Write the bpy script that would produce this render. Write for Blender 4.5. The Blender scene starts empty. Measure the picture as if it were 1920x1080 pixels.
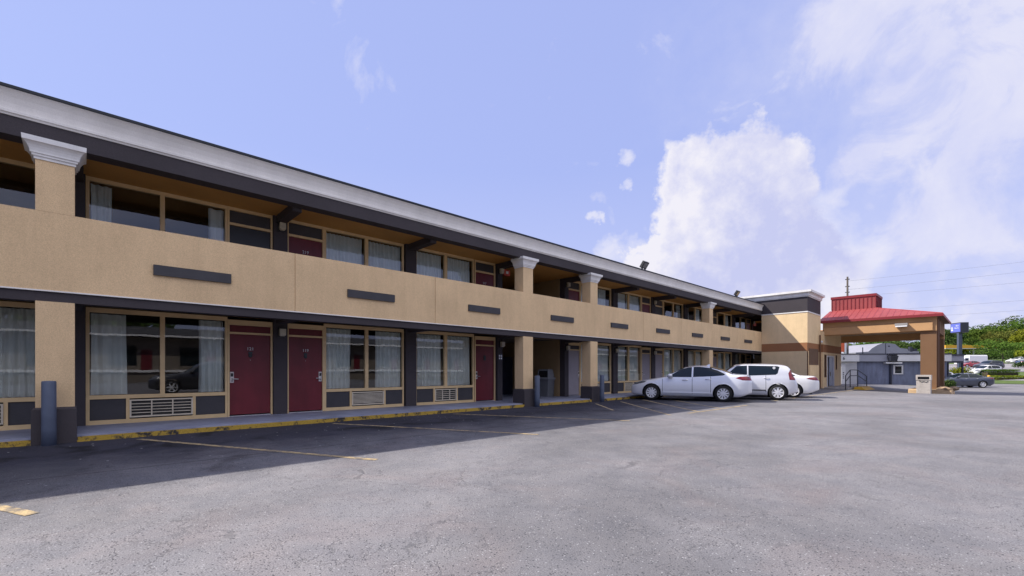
import bpy, bmesh, math, random
from mathutils import Vector, Matrix, noise as mnoise
R = random.Random(7)
scene = bpy.context.scene
COL = scene.collection
rad = math.radians

# ------------------------------------------------------------------ camera
CAM_H = 1.30
HEAD = rad(46.573)
FWD = Vector((-math.sin(HEAD), math.cos(HEAD), 0)); RGT = Vector((math.cos(HEAD), math.sin(HEAD), 0))
cam = bpy.data.cameras.new("camera"); camo = bpy.data.objects.new("camera", cam); COL.objects.link(camo)
cam.sensor_width = 36; cam.lens = 850 / 1920 * 36
cam.shift_y = 155 / 1920
cam.clip_end = 6000; cam.clip_start = .05
camo.location = (0, 0, CAM_H)
camo.rotation_euler = (math.pi / 2, 0, HEAD)
scene.camera = camo

def site(depth, side, z=0):            # camera frame: metres ahead / to the right of the camera, from image columns
    p = FWD * depth + RGT * side
    return Vector((p.x, p.y, z))

# ------------------------------------------------------------------ materials
def nt(name):
    m = bpy.data.materials.new(name); m.use_nodes = True
    n = m.node_tree; n.nodes.clear()
    out = n.nodes.new('ShaderNodeOutputMaterial')
    return m, n, out
def N(n, t, **kw):
    x = n.nodes.new(t)
    for k, v in kw.items():
        if k in x.inputs: x.inputs[k].default_value = v
        else: setattr(x, k, v)
    return x
def L(n, a, b): n.links.new(a, b)
def rgba(c): return (c[0], c[1], c[2], 1)
def mixrgb(n, fac, a, b, mode='MIX'):
    x = n.nodes.new('ShaderNodeMix'); x.data_type = 'RGBA'; x.blend_type = mode
    for sock, v in ((x.inputs[0], fac), (x.inputs[6], a), (x.inputs[7], b)):
        if hasattr(v, 'is_linked'): n.links.new(v, sock)
        elif isinstance(v, (int, float)): sock.default_value = v
        else: sock.default_value = rgba(v)
    return x.outputs[2]
def ramp(n, fac, p0, p1, c0=(0, 0, 0), c1=(1, 1, 1)):
    r = n.nodes.new('ShaderNodeValToRGB'); e = r.color_ramp.elements
    e[0].position = p0; e[1].position = p1; e[0].color = rgba(c0); e[1].color = rgba(c1)
    n.links.new(fac, r.inputs[0]); return r.outputs[0]
def noise(n, co, scale, detail=4, rough=.6, dist=0):
    x = N(n, 'ShaderNodeTexNoise', Scale=scale, Detail=detail, Roughness=rough, Distortion=dist)
    n.links.new(co, x.inputs['Vector']); return x.outputs['Fac']
def obj_co(n): return n.nodes.new('ShaderNodeTexCoord').outputs['Object']
def pos_co(n): return n.nodes.new('ShaderNodeNewGeometry').outputs['Position']
def math_(n, op, a, b=0.0):
    x = n.nodes.new('ShaderNodeMath'); x.operation = op
    for s, v in ((x.inputs[0], a), (x.inputs[1], b)):
        if hasattr(v, 'is_linked'): n.links.new(v, s)
        else: s.default_value = v
    return x.outputs[0]

MATS = {}
def surf(name, col, rough=.7, var=.12, vscale=1.5, fine=0.0, fscale=90, bump=0.0, metal=0, spec=.5, col2=None, coat=0, streak=0.0):
    """general painted / rendered / metal surface with mottling, fine grain and bump"""
    if name in MATS: return MATS[name]
    m, n, out = nt(name)
    b = N(n, 'ShaderNodeBsdfPrincipled', Roughness=rough, Metallic=metal)
    b.inputs['Specular IOR Level'].default_value = spec
    b.inputs['Coat Weight'].default_value = coat; b.inputs['Coat Roughness'].default_value = .04
    co = pos_co(n)
    big = noise(n, co, vscale, 5, .6)
    c2 = col2 or tuple(min(1, c * (1 - var * 2)) for c in col)
    c1 = col if col2 else tuple(min(1, c * (1 + var * .6)) for c in col)
    c = mixrgb(n, ramp(n, big, .3, .7), c2, c1)
    if streak:   # rain streaks and patchy fading
        mp = N(n, 'ShaderNodeMapping'); mp.inputs['Scale'].default_value = (2.0, 2.0, .35); L(n, co, mp.inputs['Vector'])
        st = noise(n, mp.outputs[0], 1.6, 6, .7)
        c = mixrgb(n, 1.0, c, ramp(n, st, .42, .70, (1.04, 1.04, 1.04), (1 - streak, 1 - streak * 1.05, 1 - streak * 1.1)), 'MULTIPLY')
        c = mixrgb(n, 1.0, c, ramp(n, noise(n, co, .9, 6, .65, .5), .35, .68, (1 - streak * .6, 1 - streak * .6, 1 - streak * .55), (1.05, 1.05, 1.05)), 'MULTIPLY')
    if fine or bump:
        f = noise(n, co, fscale, 3, .7)
        if fine:
            g = ramp(n, f, .3, .7, (1 - fine,) * 3, (1 + fine * .5,) * 3)
            c = mixrgb(n, 1.0, c, g, 'MULTIPLY')
        if bump:
            bp = N(n, 'ShaderNodeBump', Strength=bump, Distance=.01)
            L(n, f, bp.inputs['Height']); L(n, bp.outputs[0], b.inputs['Normal'])
    L(n, c, b.inputs['Base Color']); L(n, b.outputs[0], out.inputs[0])
    MATS[name] = m; return m

STUCCO = surf('tan_stucco', (.74, .53, .305), .9, .05, .7, .22, 70, .5, spec=.2, streak=.05)
STUCCO2 = surf('tan_stucco_tower', (.78, .585, .345), .9, .05, .7, .18, 70, .4, spec=.2, streak=.05)
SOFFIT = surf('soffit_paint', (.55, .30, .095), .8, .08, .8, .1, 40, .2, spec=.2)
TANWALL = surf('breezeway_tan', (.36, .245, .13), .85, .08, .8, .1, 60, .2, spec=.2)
BROWN = surf('brown_stucco', (.33, .155, .075), .9, .05, .8, .15, 60, .3, spec=.2)
BROWN2 = surf('brown_trim', (.15, .075, .04), .7, .06, .8, spec=.3)
CANTAN = surf('canopy_stucco', (.53, .31, .15), .9, .05, .8, .12, 60, .3, spec=.2)
CANBR = surf('canopy_column_stucco', (.20, .112, .06), .9, .06, .8, .15, 60, .3, spec=.2)
DARK = surf('charcoal_stucco', (.066, .057, .062), .85, .08, .8, .2, 70, .35, spec=.25)
DARKP = surf('charcoal_panel', (.060, .057, .062), .6, .1, 2, .08, 60, spec=.3)
PALE = surf('cornice_paint', (.82, .785, .735), .8, .05, .6, .08, 60, .2, spec=.25, streak=.03)
WHITEC = surf('capital_paint', (.80, .78, .75), .75, .05, .8, .06, 60, .15, spec=.25, streak=.10)
FRAME = surf('tan_window_frame', (.72, .52, .275), .55, .08, 2, .05, 60, spec=.35)
MAROON = surf('maroon_door_paint', (.155, .014, .022), .45, .12, 1.5, .05, 40, spec=.4, streak=.22)
GREYDOOR = surf('grey_door_paint', (.30, .27, .29), .5, .06, 1.5, spec=.35)
ROOFM = surf('roof_edge_metal', (.018, .022, .03), .5, .1, 2, metal=.3)
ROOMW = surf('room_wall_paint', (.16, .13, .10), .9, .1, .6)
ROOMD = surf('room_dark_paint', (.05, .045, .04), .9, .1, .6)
WALKM = surf('painted_walkway', (.26, .28, .385), .55, .16, 1.2, .1, 50, .1, spec=.4)
STEEL = surf('brushed_steel', (.62, .6, .6), .35, .05, 6, metal=.9)
PLATE = surf('lock_plate', (.66, .60, .58), .4, .05, 6, spec=.5)
BLACKP = surf('black_plastic', (.015, .015, .017), .45, .1, 6)
ACM = surf('beige_ac_grille', (.68, .60, .47), .6, .1, 3, .05, 60, spec=.35)
ACDARK = surf('ac_inside', (.05, .048, .045), .8, .2, 6)
BOLL = surf('slate_blue_bollard', (.095, .115, .165), .5, .1, 3, .08, 60, spec=.35)
NUMM = surf('number_plate_paint', (.62, .62, .62), .5, .05, 6)
BRONZE = surf('door_knocker_metal', (.03, .035, .04), .45, .1, 6, metal=.4)
REDROOF = surf('red_metal_roof', (.31, .062, .060), .55, .06, .7, spec=.4, streak=.15)
REDROOFD = surf('red_metal_trim', (.22, .022, .028), .5, .06, .7, spec=.4)
CONC = surf('concrete', (.42, .39, .36), .9, .1, 1.2, .2, 60, .3)
AGG = surf('exposed_aggregate', (.52, .47, .42), .9, .12, 2.5, .45, 45, .6)
CREAMB = surf('cream_kerb_paint', (.60, .42, .24), .85, .15, 2, .15, 50, .3)
ROCK = surf('planter_rock', (.34, .24, .15), .9, .3, 3, .3, 30, .8)
GREYBIN = surf('grey_bin_plastic', (.145, .15, .165), .5, .06, 3, .05, 60)
GREYBIN2 = surf('grey_bin_lid_plastic', (.22, .23, .25), .4, .06, 3)
BLUEW = surf('blue_block_wall', (.20, .22, .30), .85, .1, .5, .12, 12, .2, streak=.3)
GREYW = surf('grey_block_wall', (.32, .32, .36), .85, .08, .5, .1, 20)
WHITEP = surf('white_paint', (.72, .70, .68), .7, .06, .6)
WHITED = surf('white_siding', (.66, .64, .63), .75, .06, .8)
RAILM = surf('rail_black_metal', (.02, .022, .026), .5, .1, 5)
YELP = surf('yellow_paint', (.62, .36, .03), .7, .12, 2.5, .12, 40)
ORANGE = surf('orange_sign_face', (.75, .13, .04), .5, .05, 2)
BLUES = surf('blue_sign_face', (.13, .16, .55), .4, .05, 2)
WHITES = surf('white_sign_letter', (.8, .8, .8), .4, .02, 2)
DARKS = surf('dark_sign_metal', (.028, .03, .045), .5, .08, 2)
POLEM = surf('pole_steel', (.07, .085, .13), .5, .08, 2)
WOODP = surf('pole_wood', (.16, .13, .11), .9, .2, 3)
WIREM = surf('wire_metal', (.30, .31, .37), .6, .05, 3)
YCAN = surf('yellow_canopy_paint', (.78, .40, .03), .6, .05, 1)
TYRE = surf('tyre_rubber', (.018, .018, .019), .85, .1, 8, spec=.3)
RIMM = surf('alloy_rim', (.72, .72, .74), .35, .04, 8, metal=.15)
RIMD = surf('wheel_well_black', (.008, .008, .009), .8, .1, 8)
CHROME = surf('chrome_trim', (.7, .7, .72), .15, .02, 8, metal=1)
TRIMB = surf('black_trim', (.02, .02, .022), .5, .1, 8)
CARGLASS = surf('tinted_car_glass', (.006, .013, .018), .05, .05, 3, spec=.4)
LAMPW = surf('headlamp_lens', (.13, .135, .15), .08, .3, 14, spec=.9)
LAMPR = surf('tail_lamp_lens', (.24, .006, .012), .12, .25, 14, spec=.8)
BARK = surf('tree_bark', (.085, .06, .042), .95, .25, 6, .3, 30, .6)
EXITR = surf('red_box_paint', (.55, .07, .04), .5, .1, 4)
PAPER = surf('paper_notice', (.75, .74, .72), .7, .04, 6)
OPPW = surf('opposite_wall_paint', (.20, .165, .13), .9, .1, .5)
OPPR = surf('opposite_roof_shingle', (.06, .058, .062), .9, .2, 2, .2, 20)
def carpaint(name, c, metal=.35):
    return surf(name, c, .32, .02, 2, metal=metal, spec=.5, coat=.8)

def glass_mat():
    m, n, out = nt('window_glass')
    tr = N(n, 'ShaderNodeBsdfTransparent'); tr.inputs[0].default_value = (.95, .97, .97, 1)
    gl = N(n, 'ShaderNodeBsdfGlossy', Roughness=.0); gl.inputs[0].default_value = (.95, .97, 1, 1)
    w = noise(n, pos_co(n), .9, 2, .5)
    bp = N(n, 'ShaderNodeBump', Strength=.02, Distance=.05); L(n, w, bp.inputs['Height']); L(n, bp.outputs[0], gl.inputs['Normal'])
    fr = N(n, 'ShaderNodeFresnel', IOR=1.8)
    mx = N(n, 'ShaderNodeMixShader')
    L(n, fr.outputs[0], mx.inputs[0]); L(n, tr.outputs[0], mx.inputs[1]); L(n, gl.outputs[0], mx.inputs[2])
    L(n, mx.outputs[0], out.inputs[0]); return m
GLASS = glass_mat()

def curtain_mat():
    m, n, out = nt('pale_curtain_fabric')
    co = pos_co(n)
    c = mixrgb(n, noise(n, co, 6, 4, .6), (.76, .81, .78), (.90, .93, .89))
    d = N(n, 'ShaderNodeBsdfDiffuse'); t = N(n, 'ShaderNodeBsdfTranslucent')
    L(n, c, d.inputs[0]); L(n, c, t.inputs[0])
    mx = N(n, 'ShaderNodeMixShader'); mx.inputs[0].default_value = .06
    L(n, d.outputs[0], mx.inputs[1]); L(n, t.outputs[0], mx.inputs[2]); L(n, mx.outputs[0], out.inputs[0]); return m
CURT = curtain_mat()

def asphalt_mat(name, base, near=True):
    m, n, out = nt(name)
    b = N(n, 'ShaderNodeBsdfPrincipled', Roughness=.86); b.inputs['Specular IOR Level'].default_value = .28
    co = pos_co(n)
    lo = tuple(c * .84 for c in base); hi = tuple(c * 1.16 for c in base)
    big = noise(n, co, .22, 6, .62, .6)
    c = mixrgb(n, ramp(n, big, .40, .60), lo, hi)
    med = noise(n, co, 1.7, 6, .7, .4)
    c = mixrgb(n, 1.0, c, ramp(n, med, .3, .72, (.82, .83, .86), (1.15, 1.13, 1.11)), 'MULTIPLY')
    # warm and cool worn patches
    c = mixrgb(n, ramp(n, noise(n, co, .55, 5, .6, 1.0), .5, .72), c, mixrgb(n, 1.0, c, (1.08, 1.0, .97), 'MULTIPLY'))
    # aggregate
    f = noise(n, co, 95, 3, .8)
    c = mixrgb(n, 1.0, c, ramp(n, f, .30, .70, (.42, .42, .43), (1.50, 1.50, 1.50)), 'MULTIPLY')
    vo = N(n, 'ShaderNodeTexVoronoi', Scale=70); L(n, co, vo.inputs['Vector'])
    sp = N(n, 'ShaderNodeSeparateColor'); L(n, vo.outputs['Color'], sp.inputs[0])
    c = mixrgb(n, math_(n, 'MULTIPLY', math_(n, 'GREATER_THAN', sp.outputs[0], .965), math_(n, 'LESS_THAN', vo.outputs['Distance'], .42)), c, (.36, .355, .355))
    c = mixrgb(n, math_(n, 'MULTIPLY', math_(n, 'LESS_THAN', sp.outputs[0], .10), math_(n, 'LESS_THAN', vo.outputs['Distance'], .45)), c, (.05, .05, .055))
    # cracks
    wn = N(n, 'ShaderNodeTexNoise', Scale=1.3, Detail=5, Roughness=.7); L(n, co, wn.inputs['Vector'])
    wv = n.nodes.new('ShaderNodeVectorMath'); wv.operation = 'MULTIPLY_ADD'
    L(n, wn.outputs['Color'], wv.inputs[0]); wv.inputs[1].default_value = (1.1, 1.1, 0); L(n, co, wv.inputs[2])
    hts = f
    for sc, wdt, lo_, hi_, dark in ((.20, .0035, .50, .62, (.05, .05, .055)), (1.1, .010, .41, .55, (.05, .05, .055)), (3.1, .024, .42, .57, (.07, .07, .075))):
        v2 = N(n, 'ShaderNodeTexVoronoi', Scale=sc, feature='DISTANCE_TO_EDGE'); L(n, wv.outputs[0], v2.inputs['Vector'])
        line = ramp(n, v2.outputs['Distance'], wdt * .35, wdt, (1, 1, 1), (0, 0, 0))
        msk = ramp(n, noise(n, co, .35 + sc * .2, 4, .65), lo_, hi_)
        k = math_(n, 'MULTIPLY', line, msk)
        halo = math_(n, 'MULTIPLY', ramp(n, v2.outputs['Distance'], wdt * .6, wdt * 3.2, (1, 1, 1), (0, 0, 0)), msk)
        c = mixrgb(n, math_(n, 'MULTIPLY', halo, .45), c, mixrgb(n, 1.0, c, (1.28, 1.26, 1.24), 'MULTIPLY'))
        c = mixrgb(n, math_(n, 'MULTIPLY', k, .52), c, dark)
        hts = math_(n, 'SUBTRACT', hts, math_(n, 'MULTIPLY', k, .8))
    if near:   # building shade painted navy-dark into the stalls along the kerb, plus oil stains
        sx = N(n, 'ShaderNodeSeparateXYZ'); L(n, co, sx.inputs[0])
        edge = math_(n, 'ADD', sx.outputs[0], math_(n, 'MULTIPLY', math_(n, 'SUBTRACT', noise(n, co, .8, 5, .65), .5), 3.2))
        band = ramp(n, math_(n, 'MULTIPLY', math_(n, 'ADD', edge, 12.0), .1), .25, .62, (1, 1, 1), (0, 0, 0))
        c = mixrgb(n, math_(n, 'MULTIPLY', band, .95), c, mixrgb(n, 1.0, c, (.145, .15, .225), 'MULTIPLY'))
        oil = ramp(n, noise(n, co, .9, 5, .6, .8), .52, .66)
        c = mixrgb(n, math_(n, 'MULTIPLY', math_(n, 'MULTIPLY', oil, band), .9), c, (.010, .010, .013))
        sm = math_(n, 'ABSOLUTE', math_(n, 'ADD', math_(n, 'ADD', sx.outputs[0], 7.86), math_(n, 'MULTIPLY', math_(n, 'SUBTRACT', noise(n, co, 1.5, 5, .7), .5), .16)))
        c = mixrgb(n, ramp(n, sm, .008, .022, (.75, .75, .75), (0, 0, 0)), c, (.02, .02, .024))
        # pale litter / grit
        v3 = N(n, 'ShaderNodeTexVoronoi', Scale=7); L(n, co, v3.inputs['Vector'])
        s3 = N(n, 'ShaderNodeSeparateColor'); L(n, v3.outputs['Color'], s3.inputs[0])
        c = mixrgb(n, math_(n, 'MULTIPLY', math_(n, 'MULTIPLY', math_(n, 'GREATER_THAN', s3.outputs[1], .80), math_(n, 'LESS_THAN', v3.outputs['Distance'], .10)), band), c, (.55, .54, .52))
    bp = N(n, 'ShaderNodeBump', Strength=.55, Distance=.012); L(n, hts, bp.inputs['Height']); L(n, bp.outputs[0], b.inputs['Normal'])
    L(n, c, b.inputs['Base Color']); L(n, b.outputs[0], out.inputs[0]); return m
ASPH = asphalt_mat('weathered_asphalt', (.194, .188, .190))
ASPH2 = asphalt_mat('street_asphalt', (.27, .26, .26), False)

def wornpaint(name, col, under, lo, hi, scale=5):
    m, n, out = nt(name)
    b = N(n, 'ShaderNodeBsdfPrincipled', Roughness=.8); b.inputs['Specular IOR Level'].default_value = .25
    co = pos_co(n)
    k = ramp(n, noise(n, co, scale, 7, .75, .3), lo, hi)
    c = mixrgb(n, k, under, col)
    c = mixrgb(n, 1.0, c, ramp(n, noise(n, co, 70, 3, .7), .3, .7, (.65,) * 3, (1.2,) * 3), 'MULTIPLY')
    L(n, c, b.inputs['Base Color']); L(n, b.outputs[0], out.inputs[0]); return m
LINEM = wornpaint('worn_yellow_line', (.50, .37, .19), (.15, .135, .12), .40, .58, 6)
KERBM = wornpaint('worn_yellow_kerb', (.46, .30, .05), (.05, .045, .042), .41, .50, 4.5)
GRASSM = wornpaint('grass_turf', (.12, .17, .03), (.055, .09, .018), .3, .7, 3)

def leaf_mat(name, a, b_):
    m, n, out = nt(name)
    g = n.nodes.new('ShaderNodeNewGeometry'); oi = n.nodes.new('ShaderNodeObjectInfo')
    k = math_(n, 'ADD', math_(n, 'MULTIPLY', g.outputs['Random Per Island'], .65), math_(n, 'MULTIPLY', noise(n, g.outputs['Position'], .5, 3, .6), .5))
    c = mixrgb(n, ramp(n, k, .2, .9), a, b_)
    h = N(n, 'ShaderNodeHueSaturation'); L(n, c, h.inputs['Color'])
    L(n, math_(n, 'ADD', .485, math_(n, 'MULTIPLY', oi.outputs['Random'], .03)), h.inputs['Hue'])
    L(n, math_(n, 'ADD', .8, math_(n, 'MULTIPLY', oi.outputs['Random'], .4)), h.inputs['Value'])
    d = N(n, 'ShaderNodeBsdfDiffuse'); t = N(n, 'ShaderNodeBsdfTranslucent')
    L(n, h.outputs[0], d.inputs[0]); L(n, h.outputs[0], t.inputs[0])
    mx = N(n, 'ShaderNodeMixShader'); mx.inputs[0].default_value = .3
    L(n, d.outputs[0], mx.inputs[1]); L(n, t.outputs[0], mx.inputs[2]); L(n, mx.outputs[0], out.inputs[0]); return m
LEAF_G = leaf_mat('green_leaves', (.045, .085, .018), (.13, .20, .035))
LEAF_D = leaf_mat('dark_leaves', (.03, .055, .02), (.10, .15, .04))
LEAF_Y = leaf_mat('yellow_green_leaves', (.10, .13, .015), (.26, .28, .03))
LEAF_A = leaf_mat('autumn_leaves', (.06, .08, .02), (.17, .18, .04))
LEAF_R = leaf_mat('red_green_leaves', (.09, .05, .02), (.28, .10, .05))

# ------------------------------------------------------------------ mesh helpers
def finish(bm, name, mat, parent=None, smooth=False, loc=None, bevel=0, recalc=True):
    me = bpy.data.meshes.new(name)
    if recalc: bmesh.ops.recalc_face_normals(bm, faces=bm.faces)
    bm.to_mesh(me); bm.free()
    if smooth:
        for p in me.polygons: p.use_smooth = True
    if mat: me.materials.append(mat)
    o = bpy.data.objects.new(name, me); COL.objects.link(o)
    if parent is not None: o.parent = parent
    if loc is not None: o.location = loc
    if bevel:
        md = o.modifiers.new('bevel', 'BEVEL'); md.width = bevel; md.segments = 2; md.limit_method = 'ANGLE'
    return o
def box(bm, x0, x1, y0, y1, z0, z1):
    vs = [bm.verts.new(p) for p in ((x0, y0, z0), (x1, y0, z0), (x1, y1, z0), (x0, y1, z0), (x0, y0, z1), (x1, y0, z1), (x1, y1, z1), (x0, y1, z1))]
    for f in ((0, 3, 2, 1), (4, 5, 6, 7), (0, 1, 5, 4), (1, 2, 6, 5), (2, 3, 7, 6), (3, 0, 4, 7)): bm.faces.new([vs[i] for i in f])
    return vs
def BM(): return bmesh.new()
def boxes(name, mat, parent, *bs, bevel=0):
    bm = BM()
    for b in bs: box(bm, *b)
    return finish(bm, name, mat, parent, bevel=bevel)
def prism_y(bm, prof, y0, y1):
    a = [bm.verts.new((x, y0, z)) for x, z in prof]; b = [bm.verts.new((x, y1, z)) for x, z in prof]
    k = len(prof)
    for i in range(k): bm.faces.new((a[i], a[(i + 1) % k], b[(i + 1) % k], b[i]))
    bm.faces.new(a[::-1]); bm.faces.new(b)
def rings(bm, rs):
    """stack of rectangles (x0,x1,y0,y1,z) lofted together"""
    prev = None; first = None
    for (x0, x1, y0, y1, z) in rs:
        vs = [bm.verts.new(p) for p in ((x0, y0, z), (x1, y0, z), (x1, y1, z), (x0, y1, z))]
        if prev:
            for i in range(4): bm.faces.new((prev[i], prev[(i + 1) % 4], vs[(i + 1) % 4], vs[i]))
        else: first = vs
        prev = vs
    bm.faces.new(first[::-1]); bm.faces.new(prev)
def tube(bm, pts, r, seg=8, cap=True):
    pts = [Vector(p) for p in pts]; prev = None
    rr = r if isinstance(r, (list, tuple)) else [r] * len(pts)
    for i, p in enumerate(pts):
        d = (pts[min(i + 1, len(pts) - 1)] - pts[max(i - 1, 0)]).normalized()
        u = d.cross(Vector((0, 0, 1)));
        if u.length < 1e-3: u = d.cross(Vector((1, 0, 0)))
        u.normalize(); v = u.cross(d)
        ring = [bm.verts.new(p + (u * math.cos(a) + v * math.sin(a)) * rr[i]) for a in [2 * math.pi * k / seg for k in range(seg)]]
        if prev:
            for k in range(seg): bm.faces.new((prev[k], prev[(k + 1) % seg], ring[(k + 1) % seg], ring[k]))
        elif cap: bm.faces.new(ring)
        prev = ring
    if cap: bm.faces.new(prev[::-1])
def lathe(bm, prof, seg=24, axis='Z', c=(0, 0, 0), cap=True):
    """prof of (r, h)"""
    rs = []
    for r, h in prof:
        ring = []
        for k in range(seg):
            a = 2 * math.pi * k / seg
            if axis == 'Z': p = (c[0] + r * math.cos(a), c[1] + r * math.sin(a), c[2] + h)
            else: p = (c[0] + r * math.cos(a), c[1] + h, c[2] + r * math.sin(a))
            ring.append(bm.verts.new(p))
        rs.append(ring)
    for a, b in zip(rs, rs[1:]):
        for k in range(seg): bm.faces.new((a[k], a[(k + 1) % seg], b[(k + 1) % seg], b[k]))
    if cap and prof[0][0] > 1e-6: bm.faces.new(rs[0])
    if cap and prof[-1][0] > 1e-6: bm.faces.new(rs[-1])
def thing(name, label, cat, loc=(0, 0, 0), rz=0, group=None):
    o = bpy.data.objects.new(name, None); COL.objects.link(o); o.empty_display_size = .2
    o.location = loc; o.rotation_euler = (0, 0, rz); o['label'] = label; o['category'] = cat
    if group: o['group'] = group
    return o
def tag(o, label, cat, group=None):
    o['label'] = label; o['category'] = cat
    if group: o['group'] = group
    return o
def struct(o): o['kind'] = 'structure'; return o
def copy_tree(o, parent=None):
    c = o.copy(); COL.objects.link(c)
    if parent is not None: c.parent = parent
    for ch in [x for x in bpy.data.objects if x.parent == o]: copy_tree(ch, c)
    return c
def text(name, body, size, mat, parent, mtx, extrude=.003, align='CENTER', sx=1.0):
    cu = bpy.data.curves.new(name, 'FONT'); cu.body = body; cu.size = size; cu.extrude = extrude
    cu.align_x = align; cu.align_y = 'CENTER'; cu.resolution_u = 3
    t = bpy.data.objects.new(name, cu); COL.objects.link(t)
    bpy.context.view_layer.update()
    me = bpy.data.meshes.new_from_object(t.evaluated_get(bpy.context.evaluated_depsgraph_get()))
    bpy.data.objects.remove(t)
    me.materials.clear(); me.materials.append(mat); me.name = name
    me.transform(Matrix.Diagonal((sx, 1, 1, 1))); me.transform(mtx)
    o = bpy.data.objects.new(name, me); COL.objects.link(o); o.parent = parent
    return o
def facing_px(x, y, z):    # text plane that faces +X, reads along +Y
    return Matrix.Translation((x, y, z)) @ Matrix(((0, 0, 1, 0), (1, 0, 0, 0), (0, 1, 0, 0), (0, 0, 0, 1)))

# ------------------------------------------------------------------ terrain
def lerp_tab(tab, v):
    if v <= tab[0][0]: return tab[0][1]
    for (a, b), (c, d) in zip(tab, tab[1:]):
        if v <= c: return b + (d - b) * (v - a) / (c - a)
    return tab[-1][1]
HT = [(33, 0), (37, -.08), (42, -.27), (66, -.5), (88, -.35), (104, .55), (123, 1.3), (145, 2.1), (162, 2.9), (235, 5.2), (320, 9), (450, 14), (800, 18), (5000, 18)]
def gz(x, y):
    k = min(1, max(0, (x + 8.3) / 4.5))
    if y > 80: k = 1
    elif y > 50: k = max(k, (y - 50) / 30)
    return lerp_tab(HT, y) * k
def sheet(name, mat, xs, ys, dz, poly=None, parent=None):
    bm = BM(); g = [[bm.verts.new((x, y, gz(x, y) + dz)) for y in ys] for x in xs]
    for i in range(len(xs) - 1):
        for j in range(len(ys) - 1): bm.faces.new((g[i][j], g[i + 1][j], g[i + 1][j + 1], g[i][j + 1]))
    return finish(bm, name, mat, parent, True)
def rng(a, b, n): return [a + (b - a) * i / (n - 1) for i in range(n)]
gx = [-3000, -1200, -500, -200, -100] + rng(-60, 60, 41) + [100, 200, 500, 1200, 3000]
gy = [-3000, -800, -200, -60] + rng(-20, 170, 77) + [200, 235, 280, 320, 400, 450, 600, 800, 1500, 3000]
struct(sheet('ground', GRASSM, gx, gy, -.03))
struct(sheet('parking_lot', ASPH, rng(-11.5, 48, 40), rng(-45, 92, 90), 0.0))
struct(sheet('street', ASPH2, rng(-120, 160, 60), rng(93, 99, 6), .03))
struct(sheet('far_parking_lot', ASPH2, rng(-10, 120, 40), rng(118, 165, 26), .03))

# painted stall lines and the hatched no-parking area
def stripe(pts, w, name, label):
    bm = BM()
    for (a, b) in pts:
        a, b = Vector(a), Vector(b); n_ = 24
        d = (b - a).normalized(); s = Vector((-d.y, d.x)) * w / 2
        prev = None
        for i in range(n_ + 1):
            p = a + (b - a) * i / n_
            q = [bm.verts.new((p.x + s.x * e, p.y + s.y * e, .005)) for e in (-1, 1)]
            if prev: bm.faces.new((prev[0], prev[1], q[1], q[0]))
            prev = q
    o = finish(bm, name, LINEM); return struct(o)
SL = math.tan(rad(25.2))
for (xe, ye) in ((-5.95, -.33), (-6.15, 3.10), (-6.30, 6.72), (-6.43, 10.28)):
    stripe([((-11.1, ye - SL * (xe + 11.1) * -1 - 2 * SL * (xe + 11.1)), (xe, ye))], .105, 'stall_line', '')
stripe([((-6.33, 13.4), (-6.28, 18.1))], .105, 'hatch_border_line', '')
stripe([((-10.68, 14.64 + i * 1.75), (-6.42 if i else -8.5, 14.64 + i * 1.75 - (4.26 if i else 2.18) * .93)) for i in range(4)], .09, 'hatch_line', '')
stripe([((-6.4, 21.2), (-6.36, 40)),], .09, 'lane_line', '')

# ------------------------------------------------------------------ motel building
XP, XG = -11.55, -13.30          # parapet front plane, glazing plane
YE = 43.0                         # far end of the wing behind the tower
YS = -17.0
motel = thing('motel_building', 'long two-storey tan stucco motel wing with charcoal trim, pale cornice and exterior room doors', 'motel', (-13.3, 0, 0))
motel.location = (0, 0, 0)
P = motel

# raised walkway and its yellow kerb belong to the setting
def walkway():
    bm = BM(); box(bm, -24.5, -11.53, YS, 43, -.1, .13); struct(finish(bm, 'walkway', WALKM))
    bm = BM(); box(bm, -11.53, -11.44, YS, 36.1, -.1, .09)
    o = finish(bm, 'kerb', KERBM); struct(o)
walkway()

# balcony front
JOINTS = [-12.1, -8.2, -4.2, 3.72, 7.735, 19.69, 23.56, 27.07 + .45, 31.44]
bm = BM(); ys = [YS] + JOINTS + [36.11]
for a, b in zip(ys, ys[1:]): box(bm, XP - .22, XP, a + .008, b - .008, 2.735, 4.13)
box(bm, XP - .2, XP - .02, YS, 36.11, 2.75, 4.11)
finish(bm, 'balcony_parapet', STUCCO, P)
boxes('parapet_drip_edge', PALE, P, (XP - .2, XP + .012, YS, 36.11, 2.712, 2.735))
bm = BM()
for k in range(-4, 9):
    c = 1.70 + .0 + (3.99, 3.99)[0] * k - .0035 * k * k
    o = BM(); box(o, XP - .01, XP + .05, c - .675, c + .675, 3.22, 3.425); finish(o, 'accent_bar', DARKP, P)
bm.free()
boxes('floor_band', DARK, P, (XP - .3, XP - .03, YS, 36.11, 2.535, 2.711))
boxes('balcony_floor', SOFFIT, P, (XG - .3, XP - .302, YS, YE, 2.70, 2.90), (XP - .3, XP - .22, YS, 36.11, 2.72, 2.9))
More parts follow.
